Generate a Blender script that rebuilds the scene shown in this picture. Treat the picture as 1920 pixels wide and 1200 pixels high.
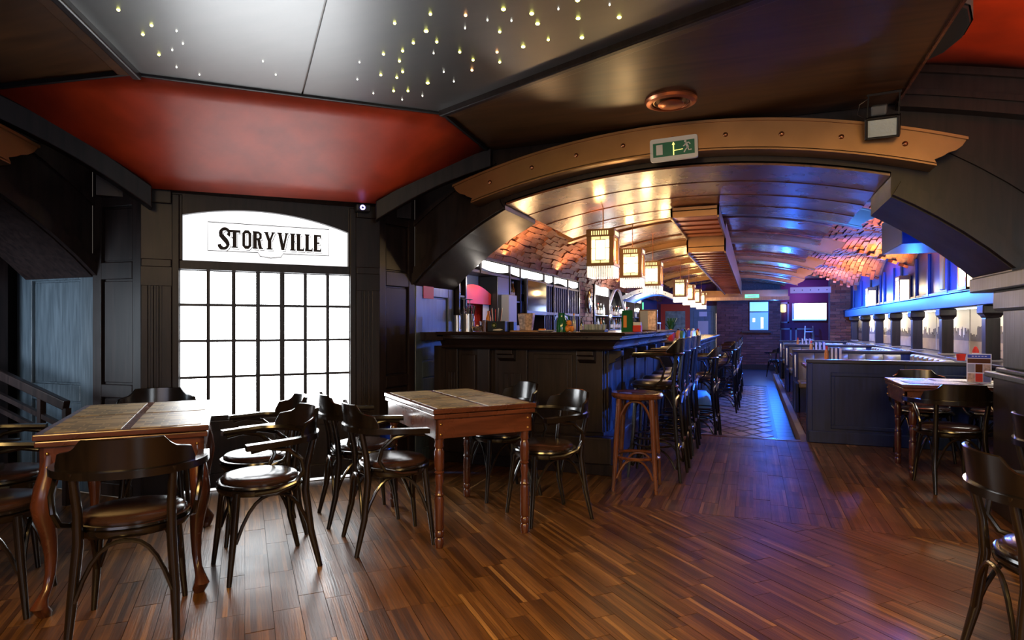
import bpy, bmesh, math, random
from mathutils import Vector, Matrix
random.seed(7)
for o in list(bpy.data.objects): bpy.data.objects.remove(o)
SC = bpy.context.scene
COL = SC.collection
PI = math.pi
# ------------------------------------------------------------------ camera
EYE = 1.3
FPX = 1150.0
YAW = math.atan(452/1150)
CY, SY = math.cos(YAW), math.sin(YAW)
cam = bpy.data.cameras.new('camera'); camo = bpy.data.objects.new('camera', cam); COL.objects.link(camo)
camo.location = (0, 0, EYE); camo.rotation_euler = (PI/2, 0, YAW)
cam.sensor_width = 36; cam.lens = FPX/1920*36; cam.shift_y = 10/1920; cam.clip_start = .05; cam.clip_end = 100
SC.camera = camo
# ------------------------------------------------------------------ world, exposure
wd = bpy.data.worlds.new('world'); SC.world = wd; wd.use_nodes = True
wd.node_tree.nodes['Background'].inputs[0].default_value = (.35, .3, .26, 1)
wd.node_tree.nodes['Background'].inputs[1].default_value = .25
SC.view_settings.view_transform = 'Standard'; SC.view_settings.look = 'None'
SC.view_settings.gamma = 1; SC.view_settings.use_curve_mapping = False
SC.view_settings.exposure = 0.28
# ------------------------------------------------------------------ lights of the room and added fills
def area(name, loc, target, sx, sy, col, e, spread=PI):
    l = bpy.data.lights.new(name, 'AREA'); l.shape = 'RECTANGLE'; l.size = sx; l.size_y = sy
    l.color = col; l.energy = e; l.spread = spread
    o = bpy.data.objects.new(name, l); COL.objects.link(o); o.location = loc
    o.rotation_euler = (Vector(target)-Vector(loc)).to_track_quat('-Z', 'Y').to_euler(); return o
def point(name, loc, col, e, r=.05):
    l = bpy.data.lights.new(name, 'POINT'); l.color = col; l.energy = e; l.shadow_soft_size = r
    o = bpy.data.objects.new(name, l); COL.objects.link(o); o.location = loc; return o
def spot(name, loc, target, col, e, ang=80, blend=.6, r=.05):
    l = bpy.data.lights.new(name, 'SPOT'); l.color = col; l.energy = e; l.spot_size = math.radians(ang); l.spot_blend = blend; l.shadow_soft_size = r
    o = bpy.data.objects.new(name, l); COL.objects.link(o); o.location = loc
    o.rotation_euler = (Vector(target)-Vector(loc)).to_track_quat('-Z', 'Y').to_euler(); return o
# window daylight on the wall behind the visitor, warm lamps and an added cool fill of the front room
area('daylight_back', (3.3, -1.2, 1.6), (.6, 3.2, .2), 1.6, 1.4, (.85, .92, 1), 45)
area('warm_room_lamp', (-1.2, -.4, 2.75), (-1.0, 2.0, 0), 1.4, 1.4, (1, .62, .2), 105, 2.1)
area('warm_room_lamp', (1.0, 1.0, 2.75), (1.0, 2.9, 0), 1.2, 1.2, (1, .62, .2), 66, 2.1)
area('soft_room_fill', (-.4, -2.4, 1.7), (-.6, 4.5, 1.7), 3.4, 1.4, (.74, .76, 1), 24)  # soft cool fill added to lift the shadows on the dark wood
point('warm_side_lamp', (2.0, 5.7, 2.1), (1, .42, .13), 42, .08)
area('cove_fill', (2.3, 3.4, 1.7), (1.7, 3.9, 2.9), .3, .3, (1, .6, .35), 5, 1.4)  # added only to brighten the red cove at the upper right
# blue stage-like leds in the long room, plus beams added for counter and booth
spot('blue_light', (2.25, 5.95, 1.98), (-1.1, 7.6, 1.0), (.02, .14, 1), 160, 60, .7, .04)
for y0, y1 in ((6.35, 5.75), (6.35, 6.7), (6.35, 7.7)): spot('blue_light', (2.3, y0, 1.80), (-1.0, y1, .80), (.02, .14, 1), 4200, 17, .4, .03)  # narrow beams added to turn the dark counter side blue
for y0, y1 in ((9.0, 10.0), (12.2, 12.2), (14.6, 14.6)): spot('blue_light', (2.3, y0, 1.48), (-.9, y1, .60), (.02, .14, 1), 4200, 22, .4, .03)  # more added beams, for the lower far counter
spot('blue_light', (.2, 5.3, 2.35), (1.5, 7.6, .4), (.03, .16, 1), 60, 75, .7, .04)  # added beam to tint the nearest booth front
spot('blue_light', (.5, 11.2, 2.3), (.1, 11.8, -.17), (.02, .16, 1), 150, 100, .8, .04)
spot('blue_light', (.5, 16.6, 2.3), (.1, 17.2, -.17), (.02, .16, 1), 170, 110, .8, .04)
area('side_room_fill', (-5.3, 1.7, 1.2), (-5.2, 3.2, 1.15), .7, 1.0, (.75, .88, 1), 10, 1.5)  # cool fill added to brighten the blue grey panel under the left arch
spot('blue_light', (1.05, 7.25, 2.18), (.9, 10.4, 2.62), (.02, .14, 1), 240, 100, .7, .04)
for p, e in (((2.0, 9.6, 1.75), 60), ((2.05, 13.0, 1.8), 190), ((1.8, 16.4, 1.9), 170), ((.6, 20.2, 1.8), 150)):
    point('blue_light', p, (.02, .16, 1), e, .06)
point('purple_room_lamp', (1.5, 22.7, 2.3), (.55, .2, 1), 20, .08)
for y, e in ((8.3, 30), (11.0, 30), (13.7, 26), (16.3, 22)):
    area('brick_fill', (2.0, y, 2.02), (1.6, y+.5, 2.8), .4, .25, (1, .48, .16), e, 2.2)  # warm fill added so the right brick vault reads orange
for y in (7.0, 9.2): area('back_bar_uplight', (-2.80, y, 2.12), (-2.2, y, 2.8), .12, 1.6, (1, .58, .26), 34)
area('back_bar_uplight', (-2.80, 13.5, 2.26), (-2.2, 13.5, 2.8), .12, 4.0, (1, .58, .26), 50)
# ------------------------------------------------------------------ helpers
def link(o, parent=None):
    COL.objects.link(o)
    if parent is not None: o.parent = parent
    return o
def rootloc(p):
    v = Vector((0, 0, 0))
    while p is not None: v += p.location; p = p.parent
    return v
def tag(o, label=None, cat=None, group=None, kind=None):
    if label: o['label'] = label
    if cat: o['category'] = cat
    if group: o['group'] = group
    if kind: o['kind'] = kind
    return o
def thing(name, label, cat, loc=(0, 0, 0), rz=0, group=None, kind=None):
    o = bpy.data.objects.new(name, None); o.empty_display_size = .1; COL.objects.link(o)
    o.location = loc; o.rotation_euler = (0, 0, rz); return tag(o, label, cat, group, kind)
class MB:
    def __init__(s): s.v = []; s.f = []
    def add(s, vs, fs):
        n = len(s.v); s.v += [tuple(a) for a in vs]; s.f += [tuple(i+n for i in f) for f in fs]; return s
    def box(s, x0, x1, y0, y1, z0, z1):
        return s.add([(x0,y0,z0),(x1,y0,z0),(x1,y1,z0),(x0,y1,z0),(x0,y0,z1),(x1,y0,z1),(x1,y1,z1),(x0,y1,z1)],
                     [(0,3,2,1),(4,5,6,7),(0,1,5,4),(1,2,6,5),(2,3,7,6),(3,0,4,7)])
    def hexa(s, a, b):   # two quads
        return s.add(list(a)+list(b), [(0,3,2,1),(4,5,6,7),(0,1,5,4),(1,2,6,5),(2,3,7,6),(3,0,4,7)])
    def obox(s, c, sx, sy, sz, rz=0):
        m = Matrix.Rotation(rz, 3, 'Z'); c = Vector(c); k = MB().box(-sx/2,sx/2,-sy/2,sy/2,-sz/2,sz/2)
        return s.add([c+m@Vector(v) for v in k.v], k.f)
    def beam(s, a, b, w, h, up=(0, 0, 1)):
        a = Vector(a); b = Vector(b); d = (b-a).normalized(); x = d.cross(Vector(up)).normalized(); z = x.cross(d)
        q = lambda p: [p-x*w/2-z*h/2, p+x*w/2-z*h/2, p+x*w/2+z*h/2, p-x*w/2+z*h/2]
        return s.hexa(q(a), q(b))
    def prism(s, pts, a, b, pl='xy'):
        f = {'xy': lambda p, h: (p[0], p[1], h), 'xz': lambda p, h: (p[0], h, p[1]), 'yz': lambda p, h: (h, p[0], p[1])}[pl]
        n = len(pts); vs = [f(p, a) for p in pts]+[f(p, b) for p in pts]
        return s.add(vs, [tuple(range(n))[::-1], tuple(range(n, 2*n))]+[(i, (i+1) % n, n+(i+1) % n, n+i) for i in range(n)])
    def loft(s, rings, cap=True, closed=False):
        n = len(rings[0]); m = len(rings); vs = [p for r in rings for p in r]; fs = []
        for i in range(m if closed else m-1):
            j = (i+1) % m
            for k in range(n): fs.append((i*n+k, i*n+(k+1) % n, j*n+(k+1) % n, j*n+k))
        if cap and not closed: fs += [tuple(range(n))[::-1], tuple(range((m-1)*n, m*n))]
        return s.add(vs, fs)
    def tube(s, pts, r, n=8, closed=False, flat=1.0, up=None):
        pts = [Vector(p) for p in pts]; m = len(pts)
        R = r if isinstance(r, (list, tuple)) else [r]*m
        rings = []; nx = None
        for i, p in enumerate(pts):
            if closed: t = (pts[(i+1) % m]-pts[i-1]).normalized()
            else: t = (pts[min(i+1, m-1)]-pts[max(i-1, 0)]).normalized()
            if up is not None: nx = t.cross(Vector(up)).normalized()
            elif nx is None: nx = t.orthogonal().normalized()
            else: nx = (nx-t*nx.dot(t)).normalized()
            ny = t.cross(nx)
            rings.append([p+nx*(R[i]*math.cos(2*PI*k/n))+ny*(R[i]*flat*math.sin(2*PI*k/n)) for k in range(n)])
        return s.loft(rings, closed=closed)
    def lathe(s, prof, n=16, c=(0, 0, 0)):
        return s.loft([[(c[0]+r*math.cos(2*PI*k/n), c[1]+r*math.sin(2*PI*k/n), c[2]+z) for k in range(n)] for r, z in prof])
    def sphere(s, c, r, n=8, m=5, sz=1):
        return s.lathe([(r*math.sin(PI*(i+.02)/(m+.04)), -r*sz*math.cos(PI*(i+.02)/(m+.04))) for i in range(m+1)], n, c)
    def xf(s, fn): s.v = [tuple(fn(*v)) for v in s.v]; return s
    def mesh(s, name, mat, smooth=False):
        me = bpy.data.meshes.new(name); me.from_pydata([tuple(v) for v in s.v], [], s.f)
        bm = bmesh.new(); bm.from_mesh(me); bmesh.ops.recalc_face_normals(bm, faces=bm.faces)
        if smooth:
            for f in bm.faces: f.smooth = True
        bm.to_mesh(me); bm.free()
        if smooth: me.set_sharp_from_angle(angle=math.radians(38))
        me.materials.append(mat); return me
    def build(s, name, mat, parent=None, smooth=False, world=False, bevel=0, **kw):
        off = None
        if parent is None:
            xs = [v[0] for v in s.v]; ys = [v[1] for v in s.v]; zs = [v[2] for v in s.v]
            off = Vector(((min(xs)+max(xs))/2, (min(ys)+max(ys))/2, min(zs)))
        elif world: off = rootloc(parent)
        if off is not None: s.v = [(v[0]-off.x, v[1]-off.y, v[2]-off.z) for v in s.v]
        o = bpy.data.objects.new(name, s.mesh(name, mat, smooth)); link(o, parent)
        if parent is None: o.location = off
        if bevel:
            m = o.modifiers.new('bevel', 'BEVEL'); m.width = bevel; m.segments = 2; m.limit_method = 'ANGLE'; m.angle_limit = math.radians(50)
        return tag(o, **kw)
def piece(name, me, parent, loc, rot=None, scale=(1, 1, 1), world=True):
    o = bpy.data.objects.new(name, me); link(o, parent)
    o.location = Vector(loc)-(rootloc(parent) if world and parent is not None else Vector((0, 0, 0)))
    if rot is not None: o.rotation_euler = rot
    o.scale = scale; return o
def copy_tree(o, parent=None):
    c = o.copy(); COL.objects.link(c); c.parent = parent
    for ch in o.children: copy_tree(ch, c)
    return c
def place(proto, used, loc, rz, label, group=None, scale=1):
    o = proto if not used else copy_tree(proto)
    o.location = loc; o.rotation_euler = (0, 0, rz); o['label'] = label
    if group: o['group'] = group
    return o
def camw(r, f, z=0): return Vector((r*CY-f*SY, r*SY+f*CY, z))
def onY(px, py, y):
    t = (px-960)/FPX; f = y/(t*SY+CY); return Vector((f*(t*CY-SY), y, EYE+(610-py)/FPX*f))
def onX(px, py, x):
    t = (px-960)/FPX; f = x/(t*CY-SY); return Vector((x, f*(t*SY+CY), EYE+(610-py)/FPX*f))
def onZ(px, py, z):
    f = (z-EYE)*FPX/(610-py); return camw((px-960)/FPX*f, f, z)
def diag(p): return (.27-p[1], .27-p[0])+tuple(p[2:])     # mirror image across the door's axis
def right(p): return (-1.2-p[0],)+tuple(p[1:])            # mirror image across the long room's axis
# ------------------------------------------------------------------ materials
def nmat(name):
    m = bpy.data.materials.new(name); m.use_nodes = True; nt = m.node_tree
    return m, nt, nt.nodes['Principled BSDF']
def N(nt, t, **kw):
    n = nt.nodes.new(t)
    for k, v in kw.items(): setattr(n, k, v)
    return n
def ramp(nt, cols):
    r = nt.nodes.new('ShaderNodeValToRGB'); e = r.color_ramp.elements
    while len(e) < len(cols): e.new(.5)
    for i, (p, c) in enumerate(cols): e[i].position = p; e[i].color = tuple(c)+(1,)
    return r
def plain(name, col, rough=.5, metal=0, spec=.5, coat=0, noise=0, nscale=20, bump=0):
    m, nt, b = nmat(name)
    b.inputs['Base Color'].default_value = tuple(col)+(1,); b.inputs['Roughness'].default_value = rough
    b.inputs['Metallic'].default_value = metal; b.inputs['Specular IOR Level'].default_value = spec
    b.inputs['Coat Weight'].default_value = coat; b.inputs['Coat Roughness'].default_value = .12
    if noise or bump:
        g = N(nt, 'ShaderNodeTexCoord'); t = N(nt, 'ShaderNodeTexNoise'); t.inputs['Scale'].default_value = nscale; t.inputs['Detail'].default_value = 4
        nt.links.new(g.outputs['Object'], t.inputs['Vector'])
        if noise:
            r = ramp(nt, [(.3, [c*(1-noise) for c in col]), (.7, [min(1, c*(1+noise)) for c in col])])
            nt.links.new(t.outputs['Fac'], r.inputs['Fac']); nt.links.new(r.outputs['Color'], b.inputs['Base Color'])
        if bump:
            u = N(nt, 'ShaderNodeBump'); u.inputs['Strength'].default_value = bump; u.inputs['Distance'].default_value = .01
            nt.links.new(t.outputs['Fac'], u.inputs['Height']); nt.links.new(u.outputs['Normal'], b.inputs['Normal'])
    return m
def wood(name, c1, c2, rough=.3, sc=(30, 30, 2.5), coat=0, bump=.08, spec=.5, roughvar=.12, space='Object'):
    m, nt, b = nmat(name)
    g = N(nt, 'ShaderNodeTexCoord'); mp = N(nt, 'ShaderNodeMapping'); mp.inputs['Scale'].default_value = sc
    t = N(nt, 'ShaderNodeTexNoise'); t.inputs['Scale'].default_value = 1; t.inputs['Detail'].default_value = 5; t.inputs['Distortion'].default_value = .6
    nt.links.new(g.outputs[space], mp.inputs['Vector']); nt.links.new(mp.outputs['Vector'], t.inputs['Vector'])
    r = ramp(nt, [(.32, c1), (.7, c2)]); nt.links.new(t.outputs['Fac'], r.inputs['Fac']); nt.links.new(r.outputs['Color'], b.inputs['Base Color'])
    mr = N(nt, 'ShaderNodeMapRange'); mr.inputs['To Min'].default_value = max(.03, rough-roughvar); mr.inputs['To Max'].default_value = rough+roughvar
    t2 = N(nt, 'ShaderNodeTexNoise'); t2.inputs['Scale'].default_value = 3; t2.inputs['Detail'].default_value = 6
    nt.links.new(g.outputs['Object'], t2.inputs['Vector']); nt.links.new(t2.outputs['Fac'], mr.inputs['Value']); nt.links.new(mr.outputs['Result'], b.inputs['Roughness'])
    u = N(nt, 'ShaderNodeBump'); u.inputs['Strength'].default_value = bump; u.inputs['Distance'].default_value = .004
    nt.links.new(t.outputs['Fac'], u.inputs['Height']); nt.links.new(u.outputs['Normal'], b.inputs['Normal'])
    b.inputs['Coat Weight'].default_value = coat; b.inputs['Coat Roughness'].default_value = .15 if name != 'glossy black star ceiling board' else .38; b.inputs['Specular IOR Level'].default_value = spec
    return m
def emit(name, col, st):
    m, nt, b = nmat(name); b.inputs['Base Color'].default_value = (.6, .6, .6, 1); b.inputs['Roughness'].default_value = .4
    b.inputs['Emission Color'].default_value = tuple(col)+(1,); b.inputs['Emission Strength'].default_value = st
    try: m.cycles.emission_sampling = 'NONE' if st < .9 else 'AUTO'
    except Exception: pass
    return m
def randomised(name, cols, rough=.7, spec=.3, bump=.4, nscale=60, metal=0):
    m, nt, b = nmat(name)
    oi = N(nt, 'ShaderNodeObjectInfo'); ge = N(nt, 'ShaderNodeNewGeometry'); ad = N(nt, 'ShaderNodeMath', operation='ADD'); fr = N(nt, 'ShaderNodeMath', operation='FRACT')
    nt.links.new(oi.outputs['Random'], ad.inputs[0]); nt.links.new(ge.outputs['Random Per Island'], ad.inputs[1]); nt.links.new(ad.outputs[0], fr.inputs[0])
    k = len(cols)-1; r = ramp(nt, [(i/k, c) for i, c in enumerate(cols)]); nt.links.new(fr.outputs[0], r.inputs['Fac'])
    t = N(nt, 'ShaderNodeTexNoise'); t.inputs['Scale'].default_value = nscale; t.inputs['Detail'].default_value = 4
    nt.links.new(ge.outputs['Position'], t.inputs['Vector'])
    mx = N(nt, 'ShaderNodeMix', data_type='RGBA', blend_type='MULTIPLY'); mx.inputs[0].default_value = .7
    nt.links.new(r.outputs['Color'], mx.inputs[6]); r2 = ramp(nt, [(.25, (.35,)*3), (.75, (1.3,)*3)]); nt.links.new(t.outputs['Fac'], r2.inputs['Fac']); nt.links.new(r2.outputs['Color'], mx.inputs[7])
    nt.links.new(mx.outputs[2], b.inputs['Base Color'])
    u = N(nt, 'ShaderNodeBump'); u.inputs['Strength'].default_value = bump; u.inputs['Distance'].default_value = .01
    nt.links.new(t.outputs['Fac'], u.inputs['Height']); nt.links.new(u.outputs['Normal'], b.inputs['Normal'])
    b.inputs['Roughness'].default_value = rough; b.inputs['Specular IOR Level'].default_value = spec; b.inputs['Metallic'].default_value = metal
    return m
def parquet(name, ang):
    m, nt, b = nmat(name)
    ge = N(nt, 'ShaderNodeNewGeometry'); ro = N(nt, 'ShaderNodeVectorRotate', rotation_type='Z_AXIS'); ro.inputs['Angle'].default_value = -ang
    nt.links.new(ge.outputs['Position'], ro.inputs['Vector']); sp = N(nt, 'ShaderNodeSeparateXYZ'); nt.links.new(ro.outputs['Vector'], sp.inputs[0])
    def fl(out, d):
        a = N(nt, 'ShaderNodeMath', operation='DIVIDE'); a.inputs[1].default_value = d; nt.links.new(out, a.inputs[0])
        c = N(nt, 'ShaderNodeMath', operation='FLOOR'); nt.links.new(a.outputs[0], c.inputs[0]); return c, a
    fx, ax = fl(sp.outputs['Y'], .0235); oi = N(nt, 'ShaderNodeObjectInfo')
    cb = N(nt, 'ShaderNodeCombineXYZ'); nt.links.new(fx.outputs[0], cb.inputs[0]); nt.links.new(oi.outputs['Random'], cb.inputs[1]); nt.links.new(ge.outputs['Random Per Island'], cb.inputs[2])
    wn = N(nt, 'ShaderNodeTexWhiteNoise', noise_dimensions='3D'); nt.links.new(cb.outputs[0], wn.inputs['Vector'])
    r = ramp(nt, [(0, (.055, .021, .006)), (.35, (.105, .042, .011)), (.72, (.15, .063, .017)), (.96, (.20, .09, .027)), (1, (.33, .17, .06))])
    nt.links.new(wn.outputs['Value'], r.inputs['Fac'])
    mp = N(nt, 'ShaderNodeMapping'); mp.inputs['Scale'].default_value = (6, 130, 1); nt.links.new(ro.outputs['Vector'], mp.inputs['Vector'])
    t = N(nt, 'ShaderNodeTexNoise'); t.inputs['Scale'].default_value = 1; t.inputs['Detail'].default_value = 4; nt.links.new(mp.outputs[0], t.inputs['Vector'])
    r2 = ramp(nt, [(.3, (.45,)*3), (.7, (1.25,)*3)]); nt.links.new(t.outputs['Fac'], r2.inputs['Fac'])
    mx = N(nt, 'ShaderNodeMix', data_type='RGBA', blend_type='MULTIPLY'); mx.inputs[0].default_value = .8
    nt.links.new(r.outputs['Color'], mx.inputs[6]); nt.links.new(r2.outputs['Color'], mx.inputs[7])
    # dark joints between the narrow strips
    fr = N(nt, 'ShaderNodeMath', operation='FRACT'); nt.links.new(ax.outputs[0], fr.inputs[0])
    gt = N(nt, 'ShaderNodeMath', operation='GREATER_THAN'); gt.inputs[1].default_value = .06; nt.links.new(fr.outputs[0], gt.inputs[0])
    mr0 = N(nt, 'ShaderNodeMapRange'); mr0.inputs['To Min'].default_value = .45; nt.links.new(gt.outputs[0], mr0.inputs['Value'])
    m2 = N(nt, 'ShaderNodeMix', data_type='RGBA', blend_type='MULTIPLY'); m2.inputs[0].default_value = 1
    nt.links.new(mx.outputs[2], m2.inputs[6]); nt.links.new(mr0.outputs[0], m2.inputs[7]); nt.links.new(m2.outputs[2], b.inputs['Base Color'])
    t3 = N(nt, 'ShaderNodeTexNoise'); t3.inputs['Scale'].default_value = 2.2; t3.inputs['Detail'].default_value = 7; nt.links.new(ge.outputs['Position'], t3.inputs['Vector'])
    mr = N(nt, 'ShaderNodeMapRange'); mr.inputs['From Min'].default_value = .3; mr.inputs['From Max'].default_value = .7; mr.inputs['To Min'].default_value = .29; mr.inputs['To Max'].default_value = .46
    nt.links.new(t3.outputs['Fac'], mr.inputs['Value']); nt.links.new(mr.outputs[0], b.inputs['Roughness'])
    u = N(nt, 'ShaderNodeBump'); u.inputs['Strength'].default_value = .35; u.inputs['Distance'].default_value = .003
    nt.links.new(t.outputs['Fac'], u.inputs['Height']); nt.links.new(u.outputs['Normal'], b.inputs['Normal'])
    return m
def printed(name, paper, inks, sx=5.2, sy=9, rough=.5):
    """rectangular blocks of grey, dark and pale like a printed news sheet"""
    m, nt, b = nmat(name)
    g = N(nt, 'ShaderNodeTexCoord')
    def brick(s, w, h, c1, c2, mo, off):
        k = N(nt, 'ShaderNodeTexBrick'); k.offset = off; k.inputs['Scale'].default_value = s; k.inputs['Brick Width'].default_value = w; k.inputs['Row Height'].default_value = h
        k.inputs['Mortar Size'].default_value = mo; k.inputs['Mortar Smooth'].default_value = 0; k.inputs['Bias'].default_value = -.1
        k.inputs['Color1'].default_value = (*c1, 1); k.inputs['Color2'].default_value = (*c2, 1); k.inputs['Mortar'].default_value = (*paper, 1)
        nt.links.new(g.outputs['Object'], k.inputs['Vector']); return k
    a = brick(14, 1.1, .62, paper, inks[0], .045, .37); c = brick(45, .9, .36, inks[1], paper, .12, .3)
    mx = N(nt, 'ShaderNodeMix', data_type='RGBA', blend_type='MULTIPLY'); mx.inputs[0].default_value = .75
    r = ramp(nt, [(0, [x/max(paper)*.9 for x in inks[2]]), (1, (1.1, 1.1, 1.1))]); nt.links.new(c.outputs['Color'], r.inputs['Fac'])
    nt.links.new(a.outputs['Color'], mx.inputs[6]); nt.links.new(r.outputs['Color'], mx.inputs[7]); nt.links.new(mx.outputs[2], b.inputs['Base Color'])
    b.inputs['Roughness'].default_value = rough; return m
def glass(name, col=(1, 1, 1), rough=.03):
    m, nt, b = nmat(name); b.inputs['Base Color'].default_value = tuple(col)+(1,); b.inputs['Roughness'].default_value = rough
    b.inputs['Transmission Weight'].default_value = 1; b.inputs['IOR'].default_value = 1.45; return m
M = {}
M['wood'] = wood('dark stained wood', (.009, .006, .0065), (.022, .0135, .013), .36, (26, 26, 2.2), spec=.32)
M['booth'] = wood('dark wood tinted with blue light', (.004, .008, .028), (.010, .018, .058), .34, (26, 26, 2.2), spec=.4)  # blue light on the dark booth wood is put into its colour
M['woodh'] = wood('dark stained wood crosswise', (.010, .006, .0065), (.026, .0145, .013), .3, (2.2, 26, 26), spec=.5)
M['oldwood'] = wood('worn blue grey painted wood', (.035, .05, .065), (.075, .10, .125), .38, (40, 40, 3), bump=.3, spec=.6)
M['chair'] = wood('black brown bentwood', (.005, .0035, .003), (.012, .008, .006), .22, (20, 20, 4), coat=.5, bump=.02)
M['stoolwood'] = wood('red brown bentwood', (.07, .021, .008), (.14, .046, .017), .25, (20, 20, 4), coat=.5)
M['leather'] = plain('dark brown leather', (.035, .016, .012), .2, spec=.6, noise=.3, nscale=6, bump=.06)
M['leatherblack'] = plain('black leather', (.012, .01, .012), .3, spec=.6, bump=.05, nscale=30)
M['bench'] = plain('olive brown bench leather', (.15, .115, .055), .3, spec=.6, noise=.3, nscale=5, bump=.1)
M['table'] = wood('red brown table wood', (.06, .017, .008), (.13, .038, .018), .28, (3, 26, 26), coat=.3)
M['tableleg'] = wood('red brown turned wood', (.05, .014, .008), (.11, .032, .015), .25, (20, 20, 3), coat=.4)
M['red'] = plain('red orange textured paint', (.42, .034, .005), .46, spec=.65, noise=.2, nscale=5, bump=.25)
M['ceil'] = wood('lacquered dark ceiling board', (.035, .015, .006), (.085, .036, .013), .33, (1.5, 14, 14), coat=.0, bump=.03, roughvar=.04)
M['star'] = wood('glossy black star ceiling board', (.014, .010, .009), (.03, .02, .016), .45, (1.5, 10, 10), coat=1, bump=.03, spec=1, roughvar=.05)
M['copper'] = plain('brushed copper paint', (.34, .185, .085), .36, metal=.8, noise=.12, nscale=4)
M['copperrivet'] = plain('copper rivet', (.45, .2, .1), .3, metal=1)
M['plank'] = wood('varnished burr wood', (.085, .028, .014), (.24, .085, .04), .27, (7, 7, 7), coat=.25, bump=.05, roughvar=.05)
M['fin'] = plain('bright copper fin', (.75, .27, .13), .3, metal=.8)
M['brick'] = randomised('brick', [(.13, .04, .022), (.28, .095, .045), (.2, .07, .03), (.36, .14, .07), (.16, .05, .03)])
M['brickdark'] = randomised('dark brick', [(.10, .03, .022), (.19, .06, .04), (.14, .045, .03), (.24, .08, .055), (.12, .035, .025)])
M['mortar'] = plain('mortar', (.13, .08, .055), .9, noise=.3, bump=.5)
M['parq1'] = parquet('oak strip parquet diagonal', -PI/4)
M['parq2'] = parquet('oak strip parquet lengthwise', PI/2)
M['tile'] = randomised('buff floor tile', [(.48, .34, .29), (.6, .44, .38), (.54, .38, .33)], rough=.3, spec=.5, bump=.05, nscale=8)
M['tilebase'] = plain('dark floor joint', (.02, .018, .02), .35)
M['tileborder'] = plain('dark grey border tile', (.06, .07, .09), .3, noise=.2, nscale=12)
M['iron'] = plain('black metal', (.012, .012, .014), .35, metal=.2)
M['steel'] = plain('brushed steel', (.55, .55, .56), .28, metal=1)
M['brass'] = plain('brass', (.6, .38, .13), .3, metal=1)
M['white'] = plain('white plastic', (.75, .75, .72), .5)
M['offwhite'] = plain('off white paper', (.62, .58, .5), .6)
M['grey'] = plain('grey plastic', (.3, .31, .33), .45)
M['dark'] = plain('near black', (.006, .006, .008), .5)
M['daylight'] = emit('daylit frosted glass', (.93, .97, 1), 14)
M['transom'] = emit('backlit white sign glass', (.92, .93, .95), 1.1)
M['ink'] = plain('dark brown ink', (.012, .004, .003), .6)
M['news'] = printed('aged news print', (.42, .33, .18), [(.05, .045, .03), (.14, .11, .06), (.24, .19, .1)])
M['news2'] = printed('pale news print', (.75, .68, .52), [(.1, .09, .07), (.45, .4, .3), (.5, .45, .34)])
M['lamppane'] = emit('warm lit lamp glass', (1, .74, .36), 5)
M['lamppanew'] = emit('white lit lamp glass', (1, .93, .8), 9)
M['lampgold'] = emit('soft lit amber glass', (1, .8, .3), 1.1)
M['lampframe'] = plain('bronze lamp frame', (.22, .11, .045), .4, metal=.6)
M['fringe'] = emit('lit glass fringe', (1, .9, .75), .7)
M['lightbox'] = emit('white backlit box', (1, .97, .92), 4)
M['star_l'] = emit('yellow star light', (.85, .85, .15), 14)
M['star_o'] = emit('orange star light', (1, .45, .15), 14)
M['star_w'] = emit('white star light', (1, .97, .8), 6)
M['strip'] = emit('white led strip', (1, .95, .86), 9)
M['blueled'] = emit('blue led', (.05, .2, 1), 20)
M['violetled'] = emit('violet led', (.35, .3, 1), 6)
M['green'] = plain('exit sign green', (.0, .16, .09), .4)
M['greenlit'] = emit('lit green exit sign', (.0, .8, .25), 1.3)
M['screenwhite'] = emit('bright tv picture', (.75, .9, 1), 5)
M['screenblue'] = emit('blue tv picture', (.02, .18, .75), 1.0)
M['screenblue2'] = emit('pale blue tv picture', (.2, .6, .85), 1.0)
M['screenoff'] = plain('dark glossy screen', (.01, .012, .02), .08, spec=.8)
M['sky'] = plain('cream print', (.78, .70, .55), .6)
M['skyline'] = plain('brown grey print', (.13, .10, .085), .6, noise=.25, nscale=9)
M['water'] = plain('tan print', (.36, .26, .17), .6, noise=.2, nscale=4)
M['bluepaint'] = plain('dark blue painted wood', (.008, .028, .13), .4, noise=.2, nscale=4)
M['tealpaint'] = plain('blue green painted wood', (.07, .17, .22), .45, noise=.2, nscale=4)
M['purple'] = plain('purple wall', (.13, .03, .10), .6)
M['palemould'] = plain('pale blue moulding', (.30, .42, .48), .5)
M['mosaic'] = randomised('red mosaic', [(.5, .02, .01), (.65, .06, .03), (.4, .01, .01)], rough=.3, bump=.1)
M['redpaint'] = plain('red gloss paint', (.5, .02, .01), .4, spec=.4)
M['greyblue'] = plain('blue grey panel', (.10, .12, .2), .5)
M['glass'] = glass('clear glass')
M['greenglass'] = plain('green glass', (.01, .12, .04), .08, spec=.8)
M['orange'] = plain('orange peel', (.75, .25, .03), .5)
M['redp'] = plain('red plastic', (.6, .03, .015), .5, spec=.3)
M['cloth'] = plain('printed foil', (.45, .3, .22), .3, metal=.5, noise=.5, nscale=40)
M['bottlebrown'] = plain('amber bottle glass', (.12, .04, .01), .08, spec=.8)
M['bottledark'] = plain('dark bottle glass', (.02, .03, .02), .08, spec=.8)
M['bottleclear'] = plain('pale bottle glass', (.35, .4, .42), .08, spec=.8)
M['mirror'] = plain('mirror', (.6, .65, .68), .06, metal=1)
M['alu'] = plain('aluminium', (.6, .62, .64), .35, metal=.8)
M['rough'] = plain('raw plaster', (.25, .22, .2), .9, bump=.3)
M['speaker'] = plain('black loudspeaker', (.015, .02, .027), .4)
M['speakerface'] = plain('grey speaker cloth', (.10, .11, .12), .6)
M['lens'] = plain('floodlight reflector', (.5, .62, .66), .2, metal=.2, bump=.4, nscale=60)  # pale colour stands in for the bright room mirrored in it
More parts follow.
